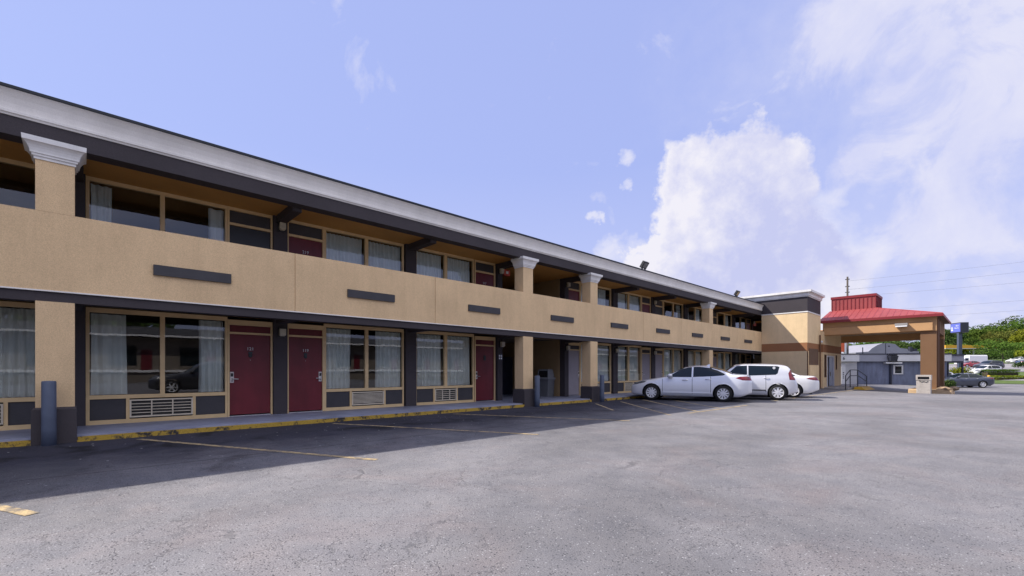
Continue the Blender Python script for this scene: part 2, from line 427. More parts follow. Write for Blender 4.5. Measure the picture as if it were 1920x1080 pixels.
# roof
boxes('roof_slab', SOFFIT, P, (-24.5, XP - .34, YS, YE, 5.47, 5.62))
boxes('eave_beam', DARK, P, (XP - .34, XP, YS, 36.11, 5.35, 5.672))
bm = BM()
prof = [(XP - .3, 5.673), (XP + .02, 5.673), (XP + .03, 5.70), (XP + .055, 5.71), (XP + .06, 5.755), (XP + .03, 5.77), (XP + .035, 5.80), (XP + .05, 5.87), (XP + .085, 5.96), (XP + .13, 6.03), (XP + .16, 6.06), (XP + .16, 6.075), (XP - .3, 6.075)]
prism_y(bm, prof, YS, 36.11); finish(bm, 'cornice', PALE, P)
bm = BM(); box(bm, -24.5, XP + .19, YS, 36.11, 6.077, 6.125); box(bm, -24.5, XP - .3, 36.11, YE, 6.0, 6.2)
finish(bm, 'roof_edge', ROOFM, P)

# pilasters + ceiling beams (grid lines of the rooms)
PIL = [(-12.15, -11.8), (-8.15, -7.85), (-4.2, -3.85), (-.24, .038), (3.709, 4.059), (7.707, 8.10), (11.728, 11.98), (15.778, 16.041), (19.596, 20.0), (23.42, 23.80), (27.40, 27.88), (31.2, 31.5), (35.2, 35.65), (39.05, 39.35)]
def pilaster(y0, y1, z0, z1, beamz):
    bm = BM(); box(bm, XG - .2, XG + .10, y0, y1, z0, z1)
    finish(bm, 'pilaster', DARK, P)
    bm = BM(); ym = (y0 + y1) / 2
    box(bm, XG + .10, XP - .345, ym - .11, ym + .11, beamz[0], beamz[1]); finish(bm, 'ceiling_beam', DARK, P)
for y0, y1 in PIL:
    pilaster(y0, y1, .13, 2.70, (2.56, 2.698)); pilaster(y0, y1, 2.90, 5.47, (5.27, 5.468))

# rooms behind the glass: one shell of back walls, partitions and slabs per storey
bm = BM()
for z0, z1 in ((.13, 2.70), (2.9, 5.47)):
    for (a, b) in ((YS, 11.98), (15.778, 39.05)):
        box(bm, -18.2, -18.0, a, b, z0, z1)
    for y0, y1 in PIL:
        ym = (y0 + y1) / 2; box(bm, -18.0, XG - .2, ym - .06, ym + .06, z0, z1)
box(bm, -24.5, XG - .3, YS, YE, 2.70, 2.9)
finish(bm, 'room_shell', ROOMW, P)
# breezeway side walls
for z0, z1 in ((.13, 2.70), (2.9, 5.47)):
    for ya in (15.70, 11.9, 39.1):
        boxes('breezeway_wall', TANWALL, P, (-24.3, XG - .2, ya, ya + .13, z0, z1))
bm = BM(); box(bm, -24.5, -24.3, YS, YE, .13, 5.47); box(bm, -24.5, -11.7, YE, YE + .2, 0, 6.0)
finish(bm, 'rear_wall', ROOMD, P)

def lock(door, y, z, side):
    """keycard lock: rounded plate, reader window, lever"""
    bm = BM(); box(bm, XG - .012, XG + .012, y - .045, y + .045, z - .14, z + .14)
    o = finish(bm, 'lock_plate', PLATE, door, bevel=.012)
    bm = BM(); box(bm, XG + .012, XG + .02, y - .028, y + .028, z + .02, z + .105); box(bm, XG + .012, XG + .018, y - .02, y + .02, z - .105, z - .08)
    tube(bm, [(XG + .012, y, z - .04), (XG + .06, y, z - .04), (XG + .06, y + side * .13, z - .045)], .011, 8)
    finish(bm, 'door_handle', STEEL if False else BLACKP, door)
    bm = BM(); tube(bm, [(XG + .062, y + side * .01, z - .04), (XG + .064, y + side * .135, z - .045)], .0125, 8); finish(bm, 'lever', STEEL, door)

def door(y0, y1, zf, mat, lock_side, num=None, top=2.235, tr=(2.29, 2.465), trmat=None, head=2.60, note=False, darkdoor=False):
    """door leaf, transom panel and tan frame in the glazing plane; zf = floor level"""
    d = boxes('door', mat, P, (XG - .06, XG - .012, y0, y1, zf + .045, top))
    fr = boxes('door_frame', FRAME, d, (XG - .08, XG + .035, y0 - .045, y0 - .001, zf, head), (XG - .08, XG + .035, y1 + .001, y1 + .045, zf, head),
               (XG - .08, XG + .033, y0, y1, top + .003, tr[0] - .002), (XG - .08, XG + .033, y0, y1, tr[1] + .002, head))
    boxes('transom_panel', trmat or mat, d, (XG - .06, XG - .014, y0, y1, tr[0], tr[1]))
    boxes('threshold', STEEL, d, (XG - .08, XG + .03, y0, y1, zf, zf + .02))
    yl = y0 + .055 if lock_side < 0 else y1 - .055
    lock(d, yl, zf + 1.0, -lock_side)
    ym = (y0 + y1) / 2
    if num:
        bm = BM(); lathe(bm, [(.0, .02), (.035, .016), (.05, 0)], 14, 'Y'); 
        bmesh.ops.rotate(bm, verts=bm.verts, matrix=Matrix.Rotation(-math.pi / 2, 3, 'Z')); bmesh.ops.translate(bm, verts=bm.verts, vec=(XG - .012, ym, zf + 1.56))
        box(bm, XG - .012, XG + .006, ym - .045, ym + .045, zf + 1.60, zf + 1.665)
        if note: bm.free()
        else: finish(bm, 'knocker', BRONZE, d)
        text('door_number', num, .115, NUMM, d, facing_px(XG - .008, ym, zf + 1.735))
        bm = BM(); box(bm, XG - .012, XG - .006, ym - .006, ym + .006, zf + 1.44, zf + 1.452); finish(bm, 'peephole', STEEL, d)
    if note:
        boxes('notice', PAPER, d, (XG - .011, XG - .007, ym - .11, ym + .11, zf + 1.58, zf + 1.64))
        text('notice_lettering', 'DO NOT DISTURB', .026, BLACKP, d, facing_px(XG - .0065, ym, zf + 1.61), .0005)
    return d

def window(y0, y1, panes, zs, zp0, zp1, head, ac=None):
    """window wall: tan frame, two big panes, dark panels below, opening for the air conditioner"""
    bm = BM(); a, b = XG - .06, XG + .03
    w = .055
    box(bm, a, b, y0, panes[0][0], zs, head)
    box(bm, a, b, panes[-1][1], y1, zs, head)
    for (p, q) in zip(panes, panes[1:]): box(bm, a, b, p[1], q[0], zp0, zp1)
    box(bm, a, b + .002, panes[0][0], panes[-1][1], zp1, head)
    box(bm, a, b + .004, panes[0][0], panes[-1][1], zp0 - .085, zp0)
    fr = None
    if zs < 1:
        box(bm, a, b + .002, panes[0][0], panes[-1][1], zs, zs + .09)
        if ac:
            box(bm, a, b + .001, ac[0] - .06, ac[0], zs + .09, zp0 - .085); box(bm, a, b + .001, ac[1], ac[1] + .06, zs + .09, zp0 - .085)
    fr = finish(bm, 'window', FRAME, P)
    for p in panes:
        g = BM(); vs = [g.verts.new(c) for c in ((XG - .02, p[0], zp0), (XG - .02, p[1], zp0), (XG - .02, p[1], zp1), (XG - .02, p[0], zp1))]; g.faces.new(vs)
        finish(g, 'pane', GLASS, fr, recalc=False)
    if zs < 1:
        segs = [(panes[0][0], ac[0] - .06), (ac[1] + .06, panes[-1][1])] if ac else [(panes[0][0], panes[-1][1])]
        for s in segs: boxes('infill_panel', DARKP, fr, (XG - .05, XG - .005, s[0], s[1], zs + .09, zp0 - .085))
    else:
        boxes('spandrel', DARKP, fr, (XG - .05, XG - .005, panes[0][0], panes[-1][1], zs, zp0 - .085))
    return fr

def ac_unit(y0, y1, style, label):
    t = thing('air_conditioner', label, 'air conditioner', (XG + .02, (y0 + y1) / 2, .25), 0, 'air conditioner grilles under the ground-floor windows')
    w = (y1 - y0) / 2; h = .40
    boxes('sleeve', ACDARK, t, (-.25, -.03, -w + .01, w - .01, .0, h))
    f = BM(); box(f, -.03, .035, -w, w, 0, .03); box(f, -.03, .035, -w, w, h - .03, h); box(f, -.03, .033, -w, -w + .03, .03, h - .03); box(f, -.03, .033, w - .03, w, .03, h - .03)
    finish(f, 'grille_frame', ACM, t)
    s = BM()
    if style == 'coarse':
        for i in range(1, 5): z = .03 + i * (h - .06) / 5; box(s, -.01, .02, -w + .03, w - .03, z - .008, z + .008)
        for i in (1, 2): y = -w + i * 2 * w / 3; box(s, -.005, .028, y - .011, y + .011, .03, h - .03)
    else:
        for i in range(1, 9): z = .03 + i * (h - .06) / 9; box(s, -.02, .025, -w + .03, w - .03, z - .010, z + .010)
    finish(s, 'slats', ACM, t)
    return t

def curtain(y0, y1, z0, z1, label, grp):
    bm = BM(); n_ = max(10, int((y1 - y0) / .022)); prev = None; ph = R.random() * 6; fq = R.uniform(36, 60); am = R.uniform(.04, .06)
    for i in range(n_ + 1):
        s = i / n_; y = y0 + (y1 - y0) * s
        x = XG - .17 + am * math.sin(y * fq + ph + 1.6 * math.sin(y * 6 + ph)) + .016 * math.sin(y * 117 + ph)
        col = [bm.verts.new((XG - .17 + (x - XG + .17) * k_ , y + .012 * math.sin(z_ * 3 + i * .3), z0 + (z1 - z0) * z_)) for z_, k_ in ((0, 1.15), (.35, 1.05), (.7, .95), (1, .7))]
        if prev:
            for a in range(3): bm.faces.new((prev[a], col[a], col[a + 1], prev[a + 1]))
        prev = col
    o = finish(bm, 'curtain', CURT, None, True)
    return tag(o, label, 'curtain', grp)

def wall_lamp(y, z, label):
    t = thing('wall_lamp', label, 'wall lamp', (XG + .10, y, z), 0, 'lamps on the charcoal pilasters')
    boxes('lamp_body', BLACKP, t, (0, .05, -.09, .09, -.13, .13), (.05, .15, -.085, .085, .095, .13))
    bm = BM(); rings(bm, [(.05, .11, -.05, .05, -.105), (.05, .15, -.075, .075, -.07), (.05, .15, -.075, .075, .09)])
    m = surf('lamp_glass', (.52, .47, .36), .25, .1, 8)
    finish(bm, 'lamp_glass', m, t); return t

WHERE0 = {-2: 'two rooms left of the nearest pillar', -1: 'at the left picture edge', 0: 'beside maroon door 121', 1: 'beside maroon door 119', 2: 'left of the dark breezeway', 4: 'right of the trash can breezeway', 5: 'behind the silver sedan bonnet',
          6: 'behind the silver sedan roof', 7: 'left of the farthest pillar', 8: 'right of the farthest pillar', 9: 'nearest the tall tower'}
WHERE1 = {-2: 'two rooms left of the nearest pillar', -1: 'left of the nearest white capital', 0: 'right of the nearest white capital', 1: 'beside maroon door 219', 2: 'left of the red upstairs box', 4: 'around the third white capital', 5: 'above the silver sedan bonnet',
          6: 'with an open dark doorway beside it', 7: 'left of the farthest white capital', 8: 'right of the farthest white capital', 9: 'at the dark end by the tower'}
# k: panes, door span (None), lock side (-1 = at lower Y), lower AC span/style
BAYS = {
    -2: dict(p=[(-8.0 + .2, -6.65), (-6.55, -5.35)], d=(-5.2, -4.25), ls=-1),
    -1: dict(p=[(-2.75, -1.55), (-1.45, -.30)], d=(-3.8, -2.86), ls=1, ac=(-1.95, -1.13, 'coarse')),
    0: dict(p=[(.104, 1.304), (1.393, 2.608)], d=(2.702, 3.656), ls=-1, ac=(.76, 1.93, 'coarse'), num='121', unum='221'),
    1: dict(p=[(5.133, 6.326), (6.431, 7.618)], d=(4.11, 5.026), ls=1, ac=(5.90, 6.95, 'fine'), num='119', unum='219'),
    2: dict(p=[(8.15, 9.277), (9.40, 10.561)], d=(10.688, 11.617), ls=-1, ac=(8.88, 9.80, 'coarse'), num='117', unum='217'),
    4: dict(p=[(17.058, 18.17), (18.28, 19.45)], d=(16.09, 16.937), ls=1, ac=(17.9, 18.75, 'fine'), grey=True),
    5: dict(p=[(20.06, 21.07), (21.2, 22.361)], d=(22.47, 23.36), ls=-1, ac=(20.75, 21.6, 'fine'), grey=True),
    6: dict(p=[(24.93, 26.03), (26.15, 27.3)], d=(23.87, 24.78), ls=1, grey=True),
    7: dict(p=[(27.95, 28.98), (29.1, 30.1)], d=(30.23, 31.13), ls=-1, grey=True),
    8: dict(p=[(32.62, 33.72), (33.9, 35.08)], d=(31.56, 32.45), ls=1, grey=True),
    9: dict(p=[(35.75, 36.78), (36.9, 37.95)], d=(38.08, 38.98), ls=-1, grey=True),
}
# curtain spans per window: lists of (y0, y1)
def full(b): return [(p[0] + .01, p[1] - .01) for p in b['p']]
C0 = {0: [(.12, .72), (2.08, 2.60)], 1: [(5.14, 5.95), (6.75, 7.61)]}
C1 = {-1: [(-2.7, -2.3), (-.62, -.31)], 0: [(.12, .46), (2.28, 2.60)], 4: [(17.07, 17.6), (18.55, 19.3)], 6: [(26.75, 27.29)], 7: [(27.96, 28.4), (29.3, 30.05)], 8: [(34.2, 34.8)], 9: [(37.1, 37.5)]}
for k, b in BAYS.items():
    p = b['p']; y0 = p[0][0] - .06; y1 = p[1][1] + .045
    fr = window(y0, y1, p, .13, .765, 2.56, 2.66, b.get('ac'))
    fr1 = window(y0, y1, p, 2.905, 3.55, 5.38, 5.465)
    dm = GREYDOOR if b.get('grey') else MAROON
    d0 = door(b['d'][0], b['d'][1], .13, dm, b['ls'], b.get('num') if k != 2 else None, trmat=(DARKP if b.get('grey') else None))
    if k == 2: boxes('knocker', BRONZE, d0, (XG - .012, XG + .006, 11.1, 11.2, 1.69, 1.88))
    d1 = door(b['d'][0], b['d'][1], 2.90, BLACKP if k in (0, 6, 8) else MAROON, b['ls'], None if k in (0, 6, 8) else b.get('unum'), 5.005, (5.075, 5.385), DARKP, 5.465, note=(k in (1, 2)))
    g0, g1 = 'curtains in the ground-floor windows', 'curtains in the upstairs windows'
    c0, c1 = C0.get(k, full(b)), C1.get(k, full(b))
    for lst, z0, z1, wh, g, st in ((c0, .77, 2.55, WHERE0[k], g0, 'ground-floor'), (c1, 3.56, 5.37, WHERE1[k], g1, 'upstairs')):
        for i, (a, c) in enumerate(lst):
            sd = ('left', 'right')[i] if len(lst) > 1 else 'only'
            curtain(a, c, z0, z1, f'{sd} pale pleated curtain in {st} window {wh}', g)
    if 'ac' in b: ac_unit(b['ac'][0], b['ac'][1], b['ac'][2], f"beige {'coarse-barred' if b['ac'][2] == 'coarse' else 'finely louvred'} air conditioner grille {WHERE0[k]}")
# sticker on the upstairs pane by the nearest capital
boxes('notice', PAPER, bpy.data.objects['window.001'] if 'window.001' in bpy.data.objects else P, (XG - .018, XG - .014, 2.32, 2.58, 4.53, 4.59))

LY = [(3.90, 0), (11.90, 0), (15.90, 0), (19.80, 0), (23.62, 0), (31.35, 0)]
LN = ['between doors 121 and 119', 'left of the breezeway', 'right of the breezeway trash can', 'behind the third pillar', 'between two grey doors', 'beside the farthest pillar']
for (y, _), nme in zip(LY, LN):
    wall_lamp(y, 2.33, f'small black ground-floor wall lamp with amber glass {nme}')
for y, nme in ((3.90, 'left of door 219'), (11.86, 'left of the second white capital'), (15.92, 'left of the third white capital'), (23.62, 'left of the open dark doorway'), (39.2, 'at the dark far end')):
    wall_lamp(y, 5.18, f'small black upstairs wall lamp with amber glass {nme}')

# pillars with plinths and flared white capitals
def pillar(y0, y1):
    xb, xf = XP - .44, XP + .003
    p = boxes('pillar', STUCCO, P, (xb, xf, y0, y1, .64, 2.534))
    bm = BM(); rings(bm, [(xb - .05, xf + .125, y0 - .05, y1 + .03, -.05), (xb - .05, xf + .10, y0 - .045, y1 + .028, .61), (xb - .01, xf + .02, y0 - .02, y1 + .01, .645)])
    finish(bm, 'plinth', DARK, p)
    p2 = boxes('upper_pillar', STUCCO, P, (xb, xf, y0, y1, 4.131, 5.05))
    bm = BM(); rr = []
    for z, e in ((5.03, .018), (5.075, .02), (5.08, .042), (5.115, .045), (5.12, .062), (5.155, .065), (5.20, .078), (5.24, .098), (5.27, .122), (5.285, .14), (5.29, .155), (5.375, .16)):
        rr.append((xb - e * .3, xf + e, y0 - e, y1 + e, z))
    rings(bm, rr); finish(bm, 'capital', WHITEC, p2)
for y in (-12.4, -.609, 11.487, 15.461, 27.15): pillar(y, y + .50)

# breezeway: vending machine, trash can, small sign, red box upstairs
t = thing('vending_machine', 'dark vending machine standing deep in the shaded ground-floor breezeway', 'vending machine', (-16.9, 15.2, .13))
boxes('cabinet', surf('vending_navy', (.02, .025, .05), .4, .1, 3), t, (-.48, .48, -.38, .40, 0, 1.85), bevel=.02)
boxes('display_window', surf('vending_panel', (.03, .05, .10), .15, .3, 5), t, (-.42, .2, -.40, -.382, .5, 1.7))
boxes('coin_panel', BLACKP, t, (.24, .44, -.395, -.382, .7, 1.5)); boxes('delivery_flap', BLACKP, t, (-.38, .16, -.395, -.382, .15, .38))

def trash_can():
    t = thing('trash_can', 'large grey plastic trash can with hooded lid in the ground-floor breezeway', 'trash can', (-13.92, 15.28, .13), rad(12))
    bm = BM(); rings(bm, [(-.26, .26, -.26, .26, 0), (-.27, .27, -.27, .27, .05), (-.30, .30, -.30, .30, .74), (-.325, .325, -.325, .325, .745), (-.325, .325, -.325, .325, .80)])
    finish(bm, 'bin_body', GREYBIN, t, bevel=.01)
    bm = BM()
    rings(bm, [(-.335, .335, -.335, .335, .80), (-.335, .335, -.335, .335, .845), (-.30, .30, -.30, .30, .87)])
    for s in (-1, 1): rings(bm, [(s * .28 - .02, s * .28 + .02, -.28, .28, .87), (s * .24 - .02, s * .24 + .02, -.22, .22, 1.18)])
    rings(bm, [(-.26, .26, -.24, .24, 1.17), (-.23, .23, -.2, .2, 1.23)])
    box(bm, -.26, .26, .2, .24, .87, 1.17)
    finish(bm, 'bin_lid', GREYBIN2, t)
    boxes('swing_flap', BLACKP, t, (-.24, .24, -.2, -.17, .88, 1.16))
trash_can()
t = thing('directional_sign', 'small dark square sign with white marks on the pilaster left of the breezeway', 'sign', (XG + .104, 11.86, 1.83))
boxes('sign_plate', surf('sign_black', (.02, .02, .035), .4, .05, 4), t, (0, .012, -.11, .11, -.12, .12))
bm = BM()
for (a, c) in ((-.05, .05), (.05, .05), (-.05, -.05), (.05, -.05)): box(bm, .012, .015, a - .03, a + .03, c - .03, c + .03)
finish(bm, 'sign_mark', WHITES, t)
t = thing('fire_alarm_box', 'red box on the upstairs breezeway wall beside the second white capital', 'alarm box', (XG - .05, 12.25, 5.2))
boxes('alarm_housing', EXITR, t, (-.05, .12, -.17, .17, -.12, .12), bevel=.01); boxes('alarm_lens', WHITES, t, (.12, .14, -.06, .06, -.05, .05)); boxes('mounting_bracket', BLACKP, t, (-.03, .03, -.03, .03, .12, .27))
t = thing('exit_sign', 'red box sign at the dark upstairs end next to the tower', 'sign', (XG + .1, 39.6, 5.05))
boxes('sign_housing', EXITR, t, (-.04, .04, -.3, .3, -.12, .12)); boxes('mounting_bracket', BLACKP, t, (-.02, .02, -.03, .03, .12, .42))
t = thing('hanging_light', 'slim white light hanging under the balcony at the dark end by the tower', 'lamp', (-12.35, 36.9, 2.2))
boxes('light_tube', WHITES, t, (-.04, .04, -.05, .05, 0, .34), bevel=.01); boxes('hanger', BLACKP, t, (-.01, .01, -.01, .01, .34, .5))

# roof floodlights
for y, lab in ((19.62, 'black floodlight on the roof edge above the silver sedan'), (31.2, 'black floodlight on the roof edge nearest the tower')):
    t = thing('floodlight', lab, 'floodlight', (XP + .04, y, 6.12), 0, 'floodlights on the roof edge')
    boxes('bracket', BLACKP, t, (-.04, .04, -.14, -.11, 0, .2), (-.04, .04, .11, .14, 0, .2), (-.06, .06, -.14, .14, 0, .02))
    h = BM(); box(h, -.07, .07, -.22, .22, -.17, .17); bmesh.ops.rotate(h, verts=h.verts, matrix=Matrix.Rotation(rad(35), 3, 'Y')); bmesh.ops.translate(h, verts=h.verts, vec=(.05, 0, .27))
    hd = finish(h, 'lamp_head', BLACKP, t, bevel=.015)
    h = BM(); box(h, .071, .078, -.17, .17, -.12, .12); bmesh.ops.rotate(h, verts=h.verts, matrix=Matrix.Rotation(rad(35), 3, 'Y')); bmesh.ops.translate(h, verts=h.verts, vec=(.05, 0, .27))
    finish(h, 'lens', LAMPW, t)

# bollards
for x, y, lab in ((-11.28, -.43, 'slate blue steel bollard in front of the nearest pillar'), (-11.28, 11.93, 'slate blue steel bollard at the right corner of the second pillar'), (-11.15, 15.72, 'slate blue steel bollard in front of the third pillar')):
    bm = BM(); lathe(bm, [(.098, -.05), (.096, .3), (.095, 1.10), (.088, 1.118), (.0, 1.125)], 24)
    o = finish(bm, 'bollard', BOLL, None, True, (x, y, 0)); tag(o, lab, 'bollard', 'slate blue bollards at the pillars')

# ------------------------------------------------------------------ tower
TY, TX = 36.115, -8.655
tower = thing('corner_tower', 'tall square tan tower with charcoal top and pale cornice at the wing end', 'tower')
x0, x1, y0, y1 = -14.5, TX, TY, 39.6
boxes('tower_wall', STUCCO2, tower, (XP, x1, y0, y1, -.2, 2.66), (XP, x1, y0, y1, 3.24, 5.33))
boxes('brown_band', BROWN, tower, (XP, x1, y0 - .004, y1, 2.661, 3.239))
boxes('tower_top', DARK, tower, (-13.2, x1, y0, y1, 5.40, 6.40))
boxes('trim_line', WHITEC, tower, (XP - .003, x1 + .03, y0 - .03, y1, 5.331, 5.399))
bm = BM(); rr = []
for z, e in ((6.40, .05), (6.46, .05), (6.465, .10), (6.60, .11), (6.64, .14), (6.68, .22), (6.69, .27), (6.83, .275)):
    rr.append((-13.2, x1 + e, y0 - e, y1 + e * .2, z))
rings(bm, rr); finish(bm, 'tower_cornice', WHITEC, tower)
boxes('corner_post', BROWN2, tower, (TX - .02, TX + .035, TY - .01, TY + .05, -.1, 3.2))
bm = BM(); box(bm, TX, TX + .03, TY + .35, 38.85, 1.70, 2.85)
for i in range(9): box(bm, TX + .03, TX + .045, TY + .45 + i * .27, TY + .52 + i * .27, 1.72, 2.83)
finish(bm, 'louvre_panel', surf('louvre_brown', (.17, .10, .06), .7, .1, 2), tower)
boxes('base_block', STUCCO2, tower, (TX, TX + .06, TY + .30, 38.9, -.1, 1.69))
bm = BM(); tube(bm, [(TX + .09, 39.05, -.1), (TX + .09, 39.05, 3.9)], .05, 10); finish(bm, 'downpipe', BROWN2, tower)

# ------------------------------------------------------------------ lobby
LX = -8.5
lob = thing('motel_lobby', 'low tan lobby block with brown band, white-framed door and slim windows under the red canopy', 'building')
Y0l, Y1l = 39.62, 45.45
boxes('lobby_wall', STUCCO2, lob, (-20, LX, Y0l, 39.95, -.3, 2.66), (-20, LX, 40.55, 40.72, -.3, 2.66), (-20, LX, 42.95, 43.55, -.3, 2.66), (-20, LX, 43.95, Y1l, -.3, 2.66),
      (-20, LX, 39.95, 40.55, -.3, .8), (-20, LX, 39.95, 40.55, 2.5, 2.66), (-20, LX, 40.72, 42.95, 2.45, 2.66), (-20, LX, 43.55, 43.95, -.3, 1.38), (-20, LX, 43.55, 43.95, 2.53, 2.66), (-20, LX, Y0l, Y1l, 3.24, 4.2))
boxes('brown_band', BROWN, lob, (-20, LX + .004, Y0l, Y1l, 2.661, 3.239))
for (a, b, z0, z1) in ((39.95, 40.55, .8, 2.5), (43.55, 43.95, 1.38, 2.53)):
    w_ = boxes('window', BROWN2, lob, (LX - .1, LX + .012, a, a + .05, z0, z1), (LX - .1, LX + .012, b - .05, b, z0, z1), (LX - .1, LX + .01, a + .05, b - .05, z0, z0 + .05), (LX - .1, LX + .01, a + .05, b - .05, z1 - .05, z1))
    boxes('pane', surf('lobby_glass', (.02, .03, .03), .03, .1, 4, spec=.9), w_, (LX - .08, LX - .06, a + .05, b - .05, z0 + .05, z1 - .05))
dr = boxes('door', surf('lobby_door_grey', (.34, .36, .44), .4, .05, 3), lob, (LX - .10, LX - .05, 41.75, 42.84, .12, 2.34))
boxes('door_frame', WHITEP, dr, (LX - .12, LX + .03, 40.73, 40.85, .1, 2.44), (LX - .12, LX + .03, 42.82, 42.94, .1, 2.44), (LX - .12, LX + .028, 40.85, 42.82, 2.34, 2.44))
boxes('doorway', ROOMD, dr, (LX - .9, LX - .85, 40.85, 42.82, .1, 2.4)); bm = BM(); box(bm, LX - .045, LX + .02, 41.85, 41.89, .9, 1.2); finish(bm, 'door_handle', CHROME, dr)
bm = BM(); box(bm, LX - .2, LX, 39.9, 46.5, -.3, .0);
rings(bm, [(LX, -7.0, 39.9, 46.4, -.3), (LX, -7.05, 39.95, 46.4, .09)])
struct(finish(bm, 'entrance_landing', CONC))
# yellow ramp flare
bm = BM(); rings(bm, [(-6.9, -5.9, 40.6, 44.5, -.3), (-6.9, -6.5, 41.2, 44.2, .10)]); o = finish(bm, 'ramp_flare', YELP); tag(o, 'worn yellow sloped ramp edge below the black handrail', 'ramp')
# handrail
hr = thing('handrail', 'black steel handrail with hump-shaped top over the yellow ramp edge', 'handrail', (0, 0, 0))
pts = [(-7.02, 38.9, -.05), (-7.05, 40.6, .08), (-7.03, 43.2, .08), (-6.9, 46.0, -.2)]
tops = [(-7.02, 38.9, .95), (-7.05, 40.6, 1.35), (-7.03, 43.2, 1.35), (-6.9, 46.0, .85)]
for a, b in zip(pts, tops):
    bm = BM(); tube(bm, [a, b], .03, 8); finish(bm, 'post', RAILM, hr)
for dz in (0, -.42):
    bm = BM(); tube(bm, [(a[0], a[1], a[2] + dz) for a in tops], .028, 8); finish(bm, 'rail', RAILM, hr)
t = thing('security_camera', 'small white round camera under the eave at the tower corner', 'camera', (TX + .12, 39.3, 3.42))
bm = BM(); lathe(bm, [(0, -.1), (.07, -.08), (.09, 0), (.07, .06), (.0, .08)], 14); finish(bm, 'dome', WHITEP, t, True); boxes('bracket', WHITEP, t, (-.12, 0, -.02, .02, .02, .06))

# ------------------------------------------------------------------ entrance canopy
can = thing('entrance_canopy', 'drive-through canopy with red metal hip roof on thick brown column', 'canopy')
CX0, CX1, CY0, CY1 = -8.62, -2.42, 39.95, 47.6
boxes('front_beam', CANTAN, can, (CX0, CX1, CY0 + .12, CY0 + .6, 3.90, 4.86))
boxes('front_beam_band', CANTAN, can, (CX0 + .1, CX1 - .18, CY0, CY0 + .12, 3.93, 4.44))
boxes('back_beam', CANTAN, can, (CX0 - 3, CX1, CY1 - .5, CY1, 3.68, 4.86))
boxes('side_beam', CANBR, can, (CX1 - .5, CX1, CY0 + .6, CY1 - .5, 3.9, 4.86))
boxes('canopy_ceiling', surf('canopy_ceiling_paint', (.48, .33, .20), .8, .05, 1), can, (CX0 - 3, CX1 - .5, CY0 + .6, CY1 - .5, 4.201, 4.3))
boxes('column', CANBR, can, (CX1 - .78, CX1 + .002, CY0 + .15, CY0 + 1.05, -.35, 3.899))
boxes('column', CANBR, can, (CX1 - .78, CX1 + .002, CY1 - 1.0, CY1 - .1, -.35, 3.679))
boxes('column_trim', BROWN2, can, (CX1 + .002, CX1 + .06, CY0 + .62, CY0 + .95, -.3, 4.7), (CX1 + .002, CX1 + .09, CY0 + 1.1, CY0 + 1.3, -.3, 4.6))
# recessed lights
for (x, y) in ((-7.2, 41.5), (-4.4, 42.2), (-6.0, 44.6)):
    boxes('ceiling_light', WHITES, can, (x - .25, x + .25, y - .25, y + .25, 4.17, 4.20))
# hip roof
ex0, ex1, ey0, ey1, ez = CX0 - .2, CX1 + .32, CY0 - .2, CY1 + .35, 4.88
kx0, kx1, ky0, ky1, kz = -8.55, -5.85, 42.4, 45.2, 5.93
bm = BM(); rings(bm, [(ex0, ex1, ey0, ey1, ez), (ex0, ex1, ey0, ey1, ez + .10), (kx0 - .1, kx1, ky0, ky1, kz)])
rf = finish(bm, 'hip_roof', REDROOF, can)
bm = BM()
def seam(a, b): tube(bm, [a, b], .02, 4)
for i in range(1, 19):
    x = ex0 + (ex1 - ex0) * i / 19
    tmax = 1.0
    if x > kx1: tmax = (ex1 - x) / (ex1 - kx1)
    seam((x, ey0 - .005, ez + .105), (x + (0 if x > kx0 else 0), ey0 + (ky0 - ey0) * tmax, ez + .105 + (kz - ez - .10) * tmax))
for i in range(1, 21):
    y = ey0 + (ey1 - ey0) * i / 21
    tmax = 1.0
    if y < ky0: tmax = (y - ey0) / (ky0 - ey0)
    if y > ky1: tmax = (ey1 - y) / (ey1 - ky1)
    seam((ex1 + .005, y, ez + .105), (ex1 + (kx1 - ex1) * tmax, y, ez + .105 + (kz - ez - .10) * tmax))
seam((ex1, ey0, ez + .11), (kx1, ky0, kz + .01))
finish(bm, 'seams', surf('red_seam', (.40, .055, .06), .45, .05, 1), rf)
boxes('roof_trim', REDROOFD, rf, (ex0, ex1 + .03, ey0 - .03, ey0 - .003, ez - .08, ez + .07), (ex1 + .003, ex1 + .03, ey0 - .003, ey1, ez - .08, ez + .07))
boxes('eave_soffit', BROWN2, rf, (ex0, ex1, ey0, ey1, ez - .02, ez - .004))
cup = boxes('roof_box', REDROOF, can, (kx0, kx1, ky0 + .1, ky1 - .1, kz - .5, 6.98))
bm = BM()
for i in range(12): x = kx0 + (kx1 - kx0) * i / 11; box(bm, x - .022, x + .022, ky0 + .07, ky0 + .0995, kz + .05, 6.84)
for i in range(1, 11): y = ky0 + .1 + (ky1 - ky0 - .2) * i / 10; box(bm, kx1 + .0005, kx1 + .03, y - .022, y + .022, kz + .05, 6.84)
finish(bm, 'battens', REDROOFD, cup)
boxes('cap_trim', REDROOFD, cup, (kx0 - .06, kx1 + .06, ky0 + .04, ky1 - .04, 6.84, 7.02))
# light box on the front beam
t = thing('flood_lamp', 'white rectangular flood lamp mounted on the front canopy beam', 'lamp', (-4.12, CY0 - .001, 4.33))
boxes('lamp_housing', surf('lamp_grey', (.30, .28, .26), .5, .05, 4), t, (-.33, .33, -.34, 0, -.02, .13), bevel=.015); boxes('lamp_lens', WHITES, t, (-.30, .30, -.33, -.05, -.10, -.021)); 
